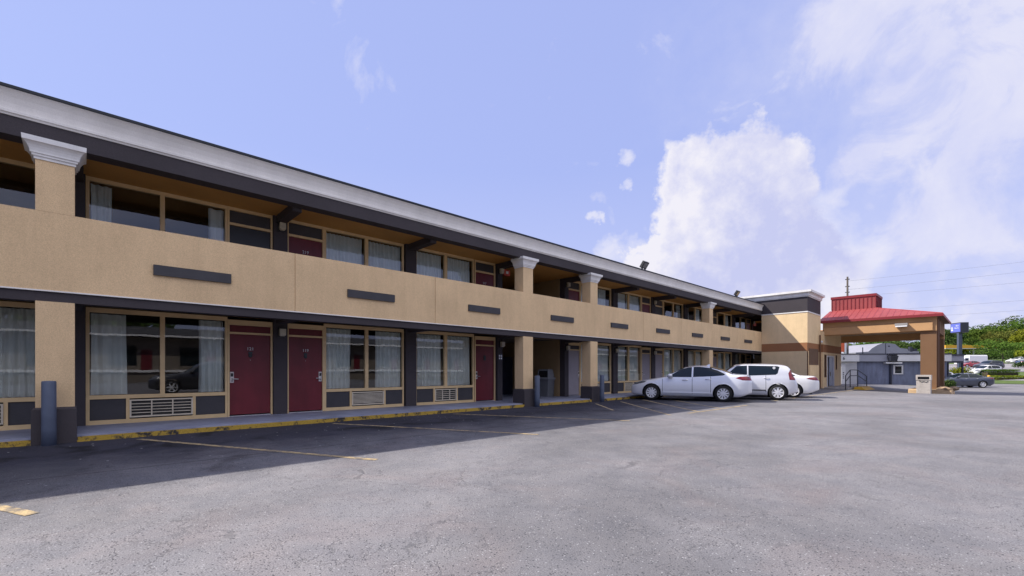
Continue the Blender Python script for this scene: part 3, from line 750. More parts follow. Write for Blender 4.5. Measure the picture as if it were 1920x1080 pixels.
# planter at the column foot
bm = BM(); rings(bm, [(CX1 - 1.35, CX1 + .75, CY0 - .45, CY0 + 3.0, -.45), (CX1 - 1.33, CX1 + .72, CY0 - .43, CY0 + 3.0, .10)])
o = finish(bm, 'planter_kerb', CREAMB, None, bevel=.03); tag(o, 'cream painted concrete planter kerb around the brown canopy column', 'planter')
bm = BM()
for i in range(14):
    a = R.random(); c = Vector((CX1 + .1 + R.random() * .75, CY0 - .35 + R.random() * 2.6, .12)); r_ = .14 + R.random() * .15
    b2 = bmesh.ops.create_icosphere(bm, subdivisions=2, radius=r_)
    for v in b2['verts']:
        v.co *= 1 + .35 * (mnoise.noise(v.co * 5 + Vector((i * 3, 0, 0)))); v.co.z *= .6; v.co += c
o = finish(bm, 'planter_rocks', ROCK); tag(o, 'pile of brown rocks on the planter beside the canopy column', 'rocks')
# concrete litter bin
t = thing('litter_bin', 'square exposed-aggregate concrete litter bin in front of the canopy column', 'litter bin', (-2.92, 38.75, -.17))
boxes('bin_body', AGG, t, (-.34, .34, -.34, .34, 0, .86), bevel=.02)
bm = BM(); box(bm, -.36, -.27, -.36, .36, .87, 1.2); box(bm, .27, .36, -.36, .36, .87, 1.2); box(bm, -.27, .27, -.36, .36, 1.09, 1.2); box(bm, -.27, .27, -.36, .36, .87, .92); finish(bm, 'bin_hood', AGG, t)
boxes('bin_opening', BLACKP, t, (-.27, .27, -.25, .25, .92, 1.09)); bm = BM(); tube(bm, [(-.2, -.35, .84), (-.1, -.36, .76), (0, -.36, .80), (.12, -.36, .75), (.22, -.35, .83)], .02, 6); finish(bm, 'liner_bag', BLACKP, t)

# ------------------------------------------------------------------ vegetation helpers
def leaves(bm, c, rx, ry, rz, n_, s, shell=.55):
    for _ in range(n_):
        while True:
            v = Vector((R.uniform(-1, 1), R.uniform(-1, 1), R.uniform(-1, 1)))
            if 0.1 < v.length < 1: break
        r_ = v.length; v = v / r_ * (shell + (1 - shell) * r_)
        p = Vector(c) + Vector((v.x * rx, v.y * ry, v.z * rz))
        nrm = (v + Vector((R.uniform(-.8, .8), R.uniform(-.8, .8), R.uniform(-.2, 1)))).normalized()
        u = nrm.orthogonal().normalized(); u.rotate(Matrix.Rotation(R.random() * 6.28, 3, nrm)); w = nrm.cross(u)
        k = s * R.uniform(.6, 1.4)
        bm.faces.new([bm.verts.new(p + u * k * a + w * k * b) for a, b in ((-.5, -.1), (0, -.45), (.55, 0), (0, .45))])
def tree(name, label, pos, h, cr, mat, n_=2600, leaf=.34, trunk=.32, grp=None, crown0=.25, seed=1):
    R.seed(seed)
    t = thing(name, label, 'tree', pos, R.random() * 6.28, grp)
    bm = BM(); top = h * .72
    tube(bm, [(0, 0, -.5), (.05, .02, h * .2), (-.05, .08, h * .45), (.02, 0, top)], [h * .028, h * .022, h * .016, h * .006], 8)
    tips = []
    for i in range(7):
        a = i * 2.4 + R.random(); z = h * R.uniform(.28, .55); q = cr * R.uniform(.45, .75)
        e = (math.cos(a) * q, math.sin(a) * q, z + h * R.uniform(.12, .3)); tips.append(e)
        tube(bm, [(0, 0, z), (e[0] * .5, e[1] * .5, z + (e[2] - z) * .4), e], [h * .011, h * .008, h * .003], 6)
    finish(bm, 'trunk', BARK, t)
    bm = BM(); k = 11
    for i in range(k):
        if i < 7: c = tips[i]
        else: c = (R.uniform(-.4, .4) * cr, R.uniform(-.4, .4) * cr, h * R.uniform(.6, .86))
        s = R.uniform(.34, .56)
        leaves(bm, c, cr * s, cr * s, h * s * .34, n_ // k, leaf)
    finish(bm, 'crown', mat, t); return t
def bush(name, label, pos, rx, ry, h, mat, n_=1200, leaf=.14, cat='bush', grp=None):
    bm = BM()
    for i in range(9):
        leaves(bm, (R.uniform(-.55, .55) * rx, R.uniform(-.55, .55) * ry, h * R.uniform(.4, .7)), rx * .5, ry * .5, h * .36, n_ // 9, leaf, .4)
    t = thing(name, label, cat, pos, 0, grp)
    finish(bm, 'foliage', mat, t)
    bm = BM()
    for i in range(5): a = i * 1.26; tube(bm, [(0, 0, -.1), (math.cos(a) * rx * .3, math.sin(a) * ry * .3, h * .5)], [.03, .015], 5)
    finish(bm, 'stem', BARK, t); return t

def put(px, depth, z=None):
    """ground point: lateral ratio px (side over depth) at a depth in the camera frame"""
    p = site(depth, px * depth); p.z = gz(p.x, p.y) if z is None else z; return p
def U(x): return (x - 960) / 850.0  # image pixel column to lateral ratio in the camera frame

# ------------------------------------------------------------------ neighbouring buildings
def frame_at(p, ang): return Matrix.Translation(p) @ Matrix.Rotation(ang, 4, 'Z')
b0 = put(U(1607), 50); b0.z = -.55
blu = thing('blue_store', 'low flat-roofed block store with blue wall, white siding end and pale fascia behind the canopy', 'building', b0, HEAD - rad(2))
# local x runs right along its front, local -y faces us
boxes('front_wall', BLUEW, blu, (0, 9.6, 0, .25, 0, 2.83))
bm = BM()
box(bm, -1.95, -.003, .02, .25, 0, 2.83)
for i in range(16): box(bm, -1.2 + i * .075, -1.16 + i * .075, -.012, .02, 0, 2.6)
finish(bm, 'siding', WHITED, blu)
d_ = boxes('door', WHITEP, blu, (-1.72, -1.25, -.03, .018, .1, 2.3)); 
bm = BM()
for i in range(4): box(bm, -1.55, -1.42, -.045, -.031, 1.0 + i * .2, 1.09 + i * .2)
finish(bm, 'door_vent', BLACKP, d_)
boxes('fascia', GREYW, blu, (-.001, 2.95, -.35, -.002, 2.86, 3.62))
boxes('white_fascia', WHITEP, blu, (-1.95, -.003, -.35, -.002, 2.86, 3.62), (3.9, 9.6, -.55, -.002, 2.88, 3.60))
boxes('fascia_stub', WHITED, blu, (2.95, 3.9, -.25, -.002, 2.86, 3.5))
boxes('roof_edge', DARKS, blu, (-1.95, 2.95, -.4, .1, 3.62, 3.72), (2.951, 9.6, -.6, .1, 3.602, 3.74))
boxes('roof_slab', GREYW, blu, (-1.95, 9.6, .1, 8, 3.4, 3.6)); boxes('rear_wall', BLUEW, blu, (-1.95, 9.6, 7.8, 8, 0, 3.4), (-1.95, -1.75, .25, 7.8, 0, 3.4), (9.4, 9.6, .25, 7.8, 0, 3.4))
boxes('downpipe', DARKS, blu, (3.45, 3.62, -.18, -.02, 0, 2.86))
w_ = boxes('window', WHITED, blu, (3.85, 4.9, -.06, -.003, 1.45, 2.45)); boxes('pane', CARGLASS, w_, (4.02, 4.72, -.07, -.061, 1.58, 2.33))
boxes('awning', WHITEP, blu, (2.8, 4.45, -.5, -.02, 2.62, 2.78))
text('house_number', '6', .5, BLACKP, blu, Matrix.Translation((-1.66, -.36, 3.2)) @ Matrix.Rotation(math.pi / 2, 4, 'X'), .01)
bm = BM(); rings(bm, [(2.95, 3.75, -.9, -.36, 3.45), (3.1, 3.75, -.7, -.36, 2.9)]); finish(bm, 'wall_light', DARKS, blu)
# carport to the right of the store
cp = put(U(1766), 50); cp.z = -.5
car_p = thing('carport', 'open carport with pale fascia and dark posts right of the canopy column', 'carport', cp, HEAD - rad(2))
boxes('carport_fascia', GREYW, car_p, (-.4, 2.1, -.3, 3.5, 2.85, 3.45)); boxes('carport_roof', DARKS, car_p, (-.5, 2.2, -.4, 3.6, 3.452, 3.6)); boxes('carport_beam', DARKS, car_p, (-.4, 2.1, -.25, -.05, 2.65, 2.848))
for x in (.45, 2.0): boxes('post', DARKS, car_p, (x, x + .13, -.2, -.07, 0, 2.648))
# grey gabled building behind
b1 = put(U(1607), 76); b1.z = 0
gb = thing('grey_warehouse', 'grey warehouse with rounded gable parapet rising behind the blue store', 'building', b1, HEAD)
bm = BM(); pr = [(-.2, 0), (10.4, 0), (10.4, 4.55), (8.6, 4.6), (8.45, 4.95), (7.2, 5.1), (6.4, 5.75), (5.4, 5.9), (4.3, 5.9), (3.4, 5.6), (2.5, 5.05), (1.9, 4.5), (-.2, 4.35)]
a = [bm.verts.new((x, 0, z)) for x, z in pr]; b = [bm.verts.new((x, 12, z)) for x, z in pr]
for i in range(len(pr)): bm.faces.new((a[i], a[(i + 1) % len(pr)], b[(i + 1) % len(pr)], b[i]))
bm.faces.new(a); bm.faces.new(b); finish(bm, 'warehouse_wall', surf('warehouse_grey', (.27, .27, .31), .85, .07, .4), gb)
boxes('roof_vent', DARKS, gb, (5.2, 5.5, -.02, .3, 5.3, 5.5), (8.9, 9.3, -.02, .4, 4.5, 5.3), (9.6, 10.2, .1, .6, 4.56, 5.0)); boxes('pilaster', DARKS, gb, (.85, 1.0, -.05, -.002, 3.0, 5.2), (4.75, 4.82, -.04, -.002, 3, 5.88))
# orange sign above the store roof
sg = thing('orange_sign', 'bright orange sign board above the low store roof by the lobby corner', 'sign', put(U(1578), 70, 0), HEAD)
boxes('sign_board', ORANGE, sg, (-1.0, .45, 0, .25, 4.2, 5.8)); boxes('sign_edge', WHITES, sg, (.451, .75, -.02, .28, 3.9, 5.7)); boxes('sign_post', POLEM, sg, (-.2, 0, .05, .2, -.5, 4.199))

# pylon sign
c0 = site(80, U(1801.5) * 80, 0); c0.z = gz(c0.x, c0.y)
py = thing('pylon_sign', 'blue and dark pylon sign on two tall posts with a small white board below', 'sign', c0, HEAD + rad(81))
# local: x = along blue face away from us, face looks toward +y (left)
zb = 7.15 - c0.z + .95; zt = zb + 1.75
boxes('sign_cabinet', DARKS, py, (0, 2.3, -1.25, 0, zb - .05, zt), bevel=.04)
boxes('sign_face', BLUES, py, (.1, 2.2, .001, .03, zb + .08, zt - .14))
def leftface(x, z): return Matrix.Translation((x, .032, z)) @ Matrix(((-1, 0, 0, 0), (0, 0, 1, 0), (0, 1, 0, 0), (0, 0, 0, 1)))
text('sign_lettering', 'Best', .34, WHITES, py, leftface(.75, zt - .55), .004); text('sign_lettering', 'Value Inn', .34, WHITES, py, leftface(.9, zt - .95), .004, sx=.75)
bm = BM(); box(bm, 1.68, 2.1, .031, .036, zb + .35, zb + .5); box(bm, 1.72, 1.82, .031, .036, zb + .5, zb + .9); box(bm, 1.96, 2.06, .031, .036, zb + .5, zb + .9); box(bm, 1.82, 1.96, .031, .036, zb + .85, zb + 1.1); finish(bm, 'sign_emblem', WHITES, py)
for x, y in ((.5, -.25), (1.2, -.9)): boxes('post', POLEM, py, (x, x + .42, y - .2, y + .2, -.5, zb - .051))
rb = boxes('reader_board', WHITES, py, (.25, 1.9, .02, .12, 1.9, 2.95)); 
bm = BM()
for i in range(3): box(bm, .45 + i * .45, .75 + i * .45, .121, .126, 2.55, 2.8)
box(bm, .9, 1.3, .121, .126, 2.1, 2.3); finish(bm, 'board_lettering', BLACKP, rb)

# utility pole and wires
pp = site(70, U(1589) * 70, 0); pp.z = gz(pp.x, pp.y)
up = thing('utility_pole', 'bare utility pole standing behind the red canopy roof', 'pole', pp)
bm = BM(); tube(bm, [(0, 0, -1), (0, 0, 15.8 - pp.z)], [.18, .12], 10); finish(bm, 'pole_shaft', WOODP, up)
bm = BM()
for z in (15.4, 14.3, 13.4, 12.6): box(bm, -.28, .28, -.06, .06, z - pp.z - .06, z - pp.z + .06)
finish(bm, 'insulators', DARKS, up)
p2 = site(60, U(2330) * 60, 0)
up2 = thing('utility_pole', 'second utility pole standing out to the right of the lot', 'pole', (p2.x, p2.y, 0))
bm = BM(); tube(bm, [(0, 0, -1), (0, 0, 22)], [.2, .13], 10); finish(bm, 'pole_shaft', WOODP, up2)
for i, (ya, yb) in enumerate(((527, 437), (543, 459), (556, 487), (586, 526), (601, 549))):
    za = 1.3 + (695 - ya) / 850 * 70; zb_ = 1.3 + (695 - yb) / 850 * 60
    bm = BM(); A = Vector((pp.x, pp.y, za)); B = Vector((p2.x, p2.y, zb_))
    pts = [A.lerp(B, s) + Vector((0, 0, -.5 * 4 * s * (1 - s) * .6)) for s in rng(0, 1, 17)]
    tube(bm, pts, .014, 5); o = finish(bm, 'power_line', WIREM)
    tag(o, ['topmost', 'second from top', 'middle', 'fourth from top', 'lowest'][i] + ' of five thin overhead power lines crossing the sky at right', 'power line', 'overhead power lines')

# yellow filling-station canopy far off
q = put(U(1778), 165); q.z = gz(q.x, q.y)
gs = thing('yellow_canopy', 'long yellow filling-station canopy far off between the trees', 'canopy', q, HEAD)
zc = 1.3 + 45 / 850 * 165 - q.z
boxes('canopy_edge', YCAN, gs, (-1, 18.5, 0, 6, zc - .55, zc + .55)); boxes('canopy_underside', WHITEP, gs, (-1, 18.5, 0, 6, zc - .75, zc - .552))
for x in (1, 6.5, 12, 17): boxes('post', WHITEP, gs, (x, x + .35, 2.8, 3.1, -1, zc - .752))

# ------------------------------------------------------------------ planting on the right
# strips of turf
struct(sheet('grass_verge', GRASSM, rng(-3.2, 60, 30), rng(84, 92.5, 8), .05))
bush('round_shrub', 'big rounded light green shrub beyond the grey sedan', put(U(1803), 62), 1.35, 1.35, 2.15, LEAF_Y, 2600, .15)
for i, (x, d, rx, h, m, lab) in enumerate(((1786, 58, .8, .9, LEAF_R, 'low reddish shrub at the foot of the round green shrub'), (1777, 44, .7, 1.0, LEAF_D, 'dark spiky shrub at the back of the canopy column'),
        (1831, 63, 1.0, .75, LEAF_R, 'low red-leaved shrub just behind the grey sedan roof'), (1843, 62, .8, .8, LEAF_D, 'dark green shrub left of the yellow post'))):
    bush('low_shrub', lab, put(U(x), d), rx, rx, h, m, 900, .12)
def hedge(label, x0, x1, d, h, mat, w=1.0, leaf=.12, n_=3000):
    a, b = put(U(x0), d), put(U(x1), d); t = thing('hedge', label, 'hedge', a, math.atan2(b.y - a.y, b.x - a.x))
    ln = (b - a).length; bm = BM()
    for i in range(n_):
        p = Vector((R.uniform(0, ln), R.uniform(-w / 2, w / 2), R.uniform(.02, h)))
        if R.random() < .5: p.z = h * R.uniform(.85, 1.05)
        nrm = Vector((R.uniform(-1, 1), R.uniform(-1.4, .4), R.uniform(.1, 1.4))).normalized(); u = nrm.orthogonal().normalized(); u.rotate(Matrix.Rotation(R.random() * 6.28, 3, nrm)); w2 = nrm.cross(u); k = leaf * R.uniform(.7, 1.4)
        bm.faces.new([bm.verts.new(p + u * k * e + w2 * k * f) for e, f in ((-.5, -.1), (0, -.45), (.55, 0), (0, .45))])
    finish(bm, 'foliage', mat, t)
    bm = BM(); box(bm, .1, ln - .1, -w * .3, w * .3, -.2, h * .6); finish(bm, 'stem', BARK, t); return t
hedge('clipped low yellow-green hedge along the drive right of the yellow post', 1858, 1960, 64, .62, LEAF_Y)
hedge('darker uneven hedge behind the clipped yellow-green hedge', 1846, 1905, 70, 1.05, LEAF_G, 1.4)
ypos = put(U(1854), 60)
bm = BM(); lathe(bm, [(.16, -.1), (.16, .95), (.12, 1.04), (0, 1.07)], 18); o = finish(bm, 'yellow_bollard', YELP, None, True, ypos); tag(o, 'yellow bollard between the grey sedan and the clipped hedge', 'bollard')

TREES = [ # px, depth, height, crown radius, material, leaves
    (1880, 118, 6.6, 5.2, LEAF_G, 'broad bright green tree over the parked cars on the right', .30),
    (1868, 190, 14, 5.0, LEAF_A, 'yellowing tree behind the broad green tree at right', .42),
    (1898, 160, 13.5, 5.5, LEAF_A, 'taller yellow-brown tree right of the yellowing tree', .42),
    (1925, 140, 13, 5.0, LEAF_Y, 'yellow-green tree cut by the right picture edge', .4),
    (1790, 175, 8, 4.5, LEAF_Y, 'bright yellow-green small tree left of the pylon posts', .42),
    (1850, 210, 17, 8, LEAF_G, 'mid green tree on the slope behind the yellow canopy', .6),
    (1822, 230, 19, 8, LEAF_D, 'dark tree on the slope right of the pylon sign', .62),
    (1795, 240, 17, 9, LEAF_D, 'olive tree on the slope left of the pylon sign', .62),
    (1770, 220, 17, 8, LEAF_D, 'dark tree on the slope beside the canopy corner', .62),
    (1880, 250, 22, 10, LEAF_G, 'tall green tree on the skyline left of the tallest one', .66),
    (1908, 255, 26, 11, LEAF_D, 'tallest dark green tree on the skyline at far right', .66),
    (1930, 240, 24, 10, LEAF_G, 'green skyline tree at the right picture edge', .66),
    (1838, 275, 17, 8, LEAF_D, 'hazy dark tree topping the skyline above the yellow canopy', .66),
    (1740, 230, 11, 8, LEAF_D, 'dark tree seen over the grey warehouse roof right part', .6),
    (1690, 200, 10, 7, LEAF_D, 'dark tree behind the grey warehouse gable', .6),
    (1622, 110, 7.6, 3.6, LEAF_G, 'light green tree left of the grey warehouse gable', .3),
    (1596, 120, 7.5, 3.6, LEAF_G, 'green tree beside the orange sign', .3),
    (1640, 150, 9, 5, LEAF_D, 'dark green tree behind the left end of the warehouse', .42),
]
for i, (x, d, h, cr, m, lab, lf) in enumerate(TREES):
    tree('tree', lab, put(U(x), d), h * (.80 if d > 130 else 1), cr, m, 2600, lf, grp='trees beyond the lot', seed=20 + i)
R.seed(99)
for i, (x, d, rx, h, m, lab) in enumerate(((1788, 172, 3.5, 3.2, LEAF_Y, 'yellow-green bush below the left end of the yellow canopy'), (1830, 172, 5, 3.4, LEAF_G, 'green bush under the middle of the yellow canopy'), (1858, 150, 5, 3.6, LEAF_D, 'dark bush behind the dark estate car roof'),
        (1888, 150, 4, 3.6, LEAF_D, 'wide green bush behind the broad tree trunk'), (1908, 140, 4.5, 4.0, LEAF_D, 'dark bush behind the dark blue car'), (1930, 130, 4, 4.2, LEAF_Y, 'light bush at the right picture edge behind the white car'), (1918, 92, 1.6, 1.3, LEAF_D, 'low dark round bush in the grass below the blue car'))):
    bush('bush', lab, put(U(x), d), rx, rx * .7, h, m, 1100, .38 if d > 100 else .2, grp='bushes beyond the lot')
# distant wooded ridge that reads as one mass
bm = BM()
for i in range(14000):
    u_ = U(R.uniform(1560, 1990) if i < 6500 else R.uniform(1300, 2900)); d = R.uniform(255, 330); p = site(d, u_ * d); p.z = gz(p.x, p.y) + R.uniform(0, 1) ** .7 * (8 + 3 * math.sin(u_ * 40))
    nrm = Vector((R.uniform(-1, 1), R.uniform(-1.4, .2), R.uniform(0, 1.4))).normalized(); u = nrm.orthogonal().normalized(); w2 = nrm.cross(u); k = R.uniform(.9, 2.0)
    bm.faces.new([bm.verts.new(p + u * k * e + w2 * k * f) for e, f in ((-.5, -.1), (0, -.45), (.55, 0), (0, .45))])
o = finish(bm, 'distant_woodland', LEAF_D); o['kind'] = 'stuff'

# ------------------------------------------------------------------ cars
def interp(tab, x):
    """monotone-ish cubic through a table"""
    n_ = len(tab)
    if x <= tab[0][0]: return tab[0][1]
    if x >= tab[-1][0]: return tab[-1][1]
    for i in range(n_ - 1):
        if x <= tab[i + 1][0]:
            x0, y0 = tab[i]; x1, y1 = tab[i + 1]; h = x1 - x0; t = (x - x0) / h
            d = (y1 - y0) / h
            def sl(j):
                if j <= 0 or j >= n_ - 1: return (tab[min(j + 1, n_ - 1)][1] - tab[max(j - 1, 0)][1]) / (tab[min(j + 1, n_ - 1)][0] - tab[max(j - 1, 0)][0])
                a = (tab[j][1] - tab[j - 1][1]) / (tab[j][0] - tab[j - 1][0]); b = (tab[j + 1][1] - tab[j][1]) / (tab[j + 1][0] - tab[j][0])
                return 0 if a * b <= 0 else 2 * a * b / (a + b)
            m0, m1 = sl(i), sl(i + 1)
            return (2 * t**3 - 3 * t**2 + 1) * y0 + (t**3 - 2 * t**2 + t) * h * m0 + (-2 * t**3 + 3 * t**2) * y1 + (t**3 - t**2) * h * m1
def inpoly(pt, poly):
    x, y = pt; c = False; j = len(poly) - 1
    for i in range(len(poly)):
        (xi, yi), (xj, yj) = poly[i], poly[j]
        if (yi > y) != (yj > y) and x < (xj - xi) * (y - yi) / (yj - yi) + xi: c = not c
        j = i
    return c

SEDAN = dict(L=4.62, W=1.80, wr=.325, wx=(.90, 3.62), zlow=[(0, .24), (.5, .19), (4.1, .2), (4.62, .36)],
    top=[(0, .60), (.10, .70), (.35, .80), (.9, .91), (1.32, .985), (1.6, 1.12), (1.95, 1.30), (2.25, 1.40), (2.6, 1.445), (3.0, 1.43), (3.4, 1.34), (3.8, 1.19), (4.05, 1.10), (4.35, 1.075), (4.50, 1.06), (4.58, .99), (4.62, .86)],
    belt=[(0, .52), (.2, .64), (.9, .80), (1.35, .89), (2.4, .925), (3.4, .975), (3.9, 1.0), (4.4, .99), (4.62, .80)],
    plan=[(0, .62), (.08, .76), (.3, .90), (.8, .985), (1.4, 1), (3.3, 1), (4.1, .965), (4.45, .87), (4.58, .76), (4.62, .70)],
    side=[[(1.52, .965), (2.02, 1.265), (2.30, 1.355), (2.46, 1.378), (2.46, .965)], [(2.52, .97), (2.52, 1.382), (2.75, 1.382), (3.08, 1.345), (3.42, 1.235), (3.70, 1.085), (3.62, 1.035), (3.2, 1.0)]],
    wind=(1.42, 2.14), rear=(3.12, 3.95), seams=(1.34, 2.49, 3.17), handles=((2.22, .85), (3.08, .88)), tumble=.42,
    head=[(.06, .62), (.10, .72), (.42, .79), (.70, .80), (.60, .73), (.3, .66)], tail=[(4.05, .93), (4.2, 1.0), (4.45, 1.01), (4.66, .95), (4.66, .84), (4.3, .85)], tailbox=None, mould=(1.34, 3.18, .345))
BOXY = dict(L=4.12, W=1.80, wr=.345, wx=(.80, 3.36), zlow=[(0, .26), (.4, .22), (3.6, .22), (4.12, .36)],
    top=[(0, .68), (.06, .84), (.22, .95), (.6, 1.03), (.95, 1.08), (1.15, 1.2), (1.5, 1.46), (1.72, 1.575), (2.1, 1.62), (2.9, 1.615), (3.45, 1.585), (3.72, 1.54), (3.84, 1.44), (3.96, 1.1), (4.05, .98), (4.09, .85), (4.12, .7)],
    belt=[(0, .62), (.15, .8), (.8, .96), (1.3, 1.0), (2.4, 1.03), (3.4, 1.07), (3.75, 1.08), (3.95, 1.0), (4.12, .68)],
    plan=[(0, .72), (.08, .84), (.25, .93), (.7, .985), (1.1, 1), (3.2, 1), (3.75, .975), (3.95, .93), (4.06, .88), (4.12, .82)],
    side=[[(1.30, 1.075), (1.72, 1.49), (1.78, 1.515), (2.17, 1.53), (2.17, 1.075)], [(2.22, 1.075), (2.22, 1.53), (3.35, 1.50), (3.44, 1.47), (3.36, 1.18), (3.28, 1.12)]],
    wind=(1.18, 1.66), rear=(3.78, 3.96), seams=(1.22, 2.19, 2.90), handles=((1.98, .95), (2.92, .98)), tumble=.24,
    head=[(.04, .74), (.05, .9), (.45, 1.0), (.5, .92), (.3, .8)], tail=[(3.80, .90), (3.76, 1.18), (3.83, 1.33), (3.95, 1.36), (4.0, 1.1), (4.02, .88)], tailbox=None, mould=(1.24, 2.90, .44))
SEDAN2 = dict(SEDAN, L=4.85, W=1.85, wr=.345, wx=(.98, 3.76), zlow=[(0, .26), (.5, .2), (4.3, .22), (4.85, .40)],
    top=[(0, .62), (.10, .73), (.4, .83), (1.0, .93), (1.45, 1.0), (1.8, 1.18), (2.15, 1.36), (2.5, 1.445), (2.9, 1.46), (3.3, 1.42), (3.7, 1.29), (4.0, 1.16), (4.25, 1.10), (4.55, 1.085), (4.72, 1.07), (4.80, .99), (4.85, .85)],
    belt=[(0, .54), (.2, .66), (.9, .82), (1.45, .92), (2.5, .95), (3.5, .985), (4.1, 1.0), (4.6, .99), (4.85, .80)],
    plan=[(0, .62), (.08, .76), (.3, .90), (.8, .985), (1.4, 1), (3.6, 1), (4.3, .965), (4.65, .88), (4.80, .78), (4.85, .72)],
    side=[[(1.66, 1.0), (2.2, 1.30), (2.45, 1.38), (2.66, 1.395), (2.66, 1.0)], [(2.72, 1.0), (2.72, 1.40), (3.0, 1.39), (3.3, 1.34), (3.62, 1.22), (3.86, 1.08), (3.7, 1.04), (3.4, 1.01)]],
    wind=(1.55, 2.35), rear=(3.35, 4.12), seams=(1.46, 2.69, 3.29), handles=((2.4, .88), (3.3, .91)),
    head=[(.06, .64), (.10, .74), (.45, .82), (.74, .83), (.6, .75), (.3, .68)], tail=[(4.28, .93), (4.42, 1.0), (4.66, 1.02), (4.9, .97), (4.9, .84), (4.6, .86)], mould=(1.46, 3.28, .36))
WAGON = dict(BOXY, L=4.6, W=1.82, wr=.34, wx=(.90, 3.62), zlow=[(0, .28), (.4, .24), (4.1, .24), (4.6, .38)],
    top=[(0, .66), (.08, .78), (.3, .9), (.9, 1.0), (1.3, 1.06), (1.55, 1.2), (1.9, 1.44), (2.2, 1.58), (2.6, 1.66), (3.4, 1.64), (3.9, 1.57), (4.15, 1.46), (4.36, 1.12), (4.5, 1.0), (4.56, .85), (4.6, .72)],
    belt=[(0, .6), (.15, .72), (.9, .92), (1.4, .98), (2.6, 1.02), (3.6, 1.06), (4.2, 1.07), (4.45, .98), (4.6, .7)],
    plan=[(0, .66), (.08, .8), (.3, .93), (.8, .985), (1.2, 1), (3.6, 1), (4.2, .96), (4.45, .90), (4.6, .8)],
    side=[[(1.62, 1.06), (2.1, 1.42), (2.3, 1.53), (2.55, 1.56), (2.55, 1.06)], [(2.61, 1.07), (2.61, 1.56), (3.3, 1.55), (3.8, 1.48), (3.98, 1.40), (3.9, 1.14), (3.7, 1.1)]],
    wind=(1.42, 2.1), rear=(4.1, 4.36), seams=(1.38, 2.58, 3.16), handles=((2.35, .93), (3.3, .96)), tumble=.3,
    head=[(.06, .68), (.1, .8), (.5, .92), (.6, .85), (.3, .74)], tail=[(4.16, .9), (4.15, 1.15), (4.3, 1.16), (4.6, .95), (4.6, .86)], mould=(1.38, 3.16, .42))

def make_wheel(r, w=.20, spokes=10, style=0):
    bm = BM()
    lathe(bm, [(r * .64, -w / 2), (r * .90, -w / 2), (r * .975, -w * .40), (r, -w * .2), (r, w * .2), (r * .975, w * .40), (r * .90, w / 2), (r * .64, w / 2)], 36, 'Y', cap=False)
    ty = finish(bm, 'tyre', TYRE, None, True)
    rim = BM(); lathe(rim, [(r * .585, -w * .30), (r * .62, -w * .46), (r * .665, -w * .51), (r * .685, -w * .48), (r * .66, w * .1)], 36, 'Y', cap=False)
    lathe(rim, [(0, -w * .50), (r * .11, -w * .48), (r * .15, -w * .38), (r * .15, 0)], 16, 'Y')
    for k in range(spokes):
        a = 2 * math.pi * k / spokes; ofs = .10 if style == 0 else 0
        wd0, wd1 = (r * .06, r * .15) if spokes > 9 else ((r * .08, r * .20) if spokes > 7 else (r * .07, r * .12))
        for s in ((0,) if spokes > 7 or style == 2 else (-.16, .16)):
            a2 = a + s; a3 = a + ofs + s * .9
            p0 = Vector((math.cos(a) * r * .10, 0, math.sin(a) * r * .10)); p1 = Vector((math.cos(a3) * r * .635, 0, math.sin(a3) * r * .635))
            d = (p1 - p0).normalized(); sd = Vector((-d.z, 0, d.x))
            q = [p0 - sd * wd0, p1 - sd * wd1 * .7, p1 + sd * wd1 * .7, p0 + sd * wd0]
            f = [rim.verts.new((v.x, -w * (.46 if i in (0, 3) else .43), v.z)) for i, v in enumerate(q)]; g = [rim.verts.new((v.x, -w * .25, v.z)) for v in q]
            rim.faces.new(f); rim.faces.new(g)
            for i in range(4): rim.faces.new((f[i], f[(i + 1) % 4], g[(i + 1) % 4], g[i]))
    ri = finish(rim, 'rim', RIMM, None)
    bm2 = BM(); lathe(bm2, [(0, -w * .17), (r * .62, -w * .17)], 30, 'Y'); ba = finish(bm2, 'brake_disc', RIMD, None)
    return ty, ri, ba

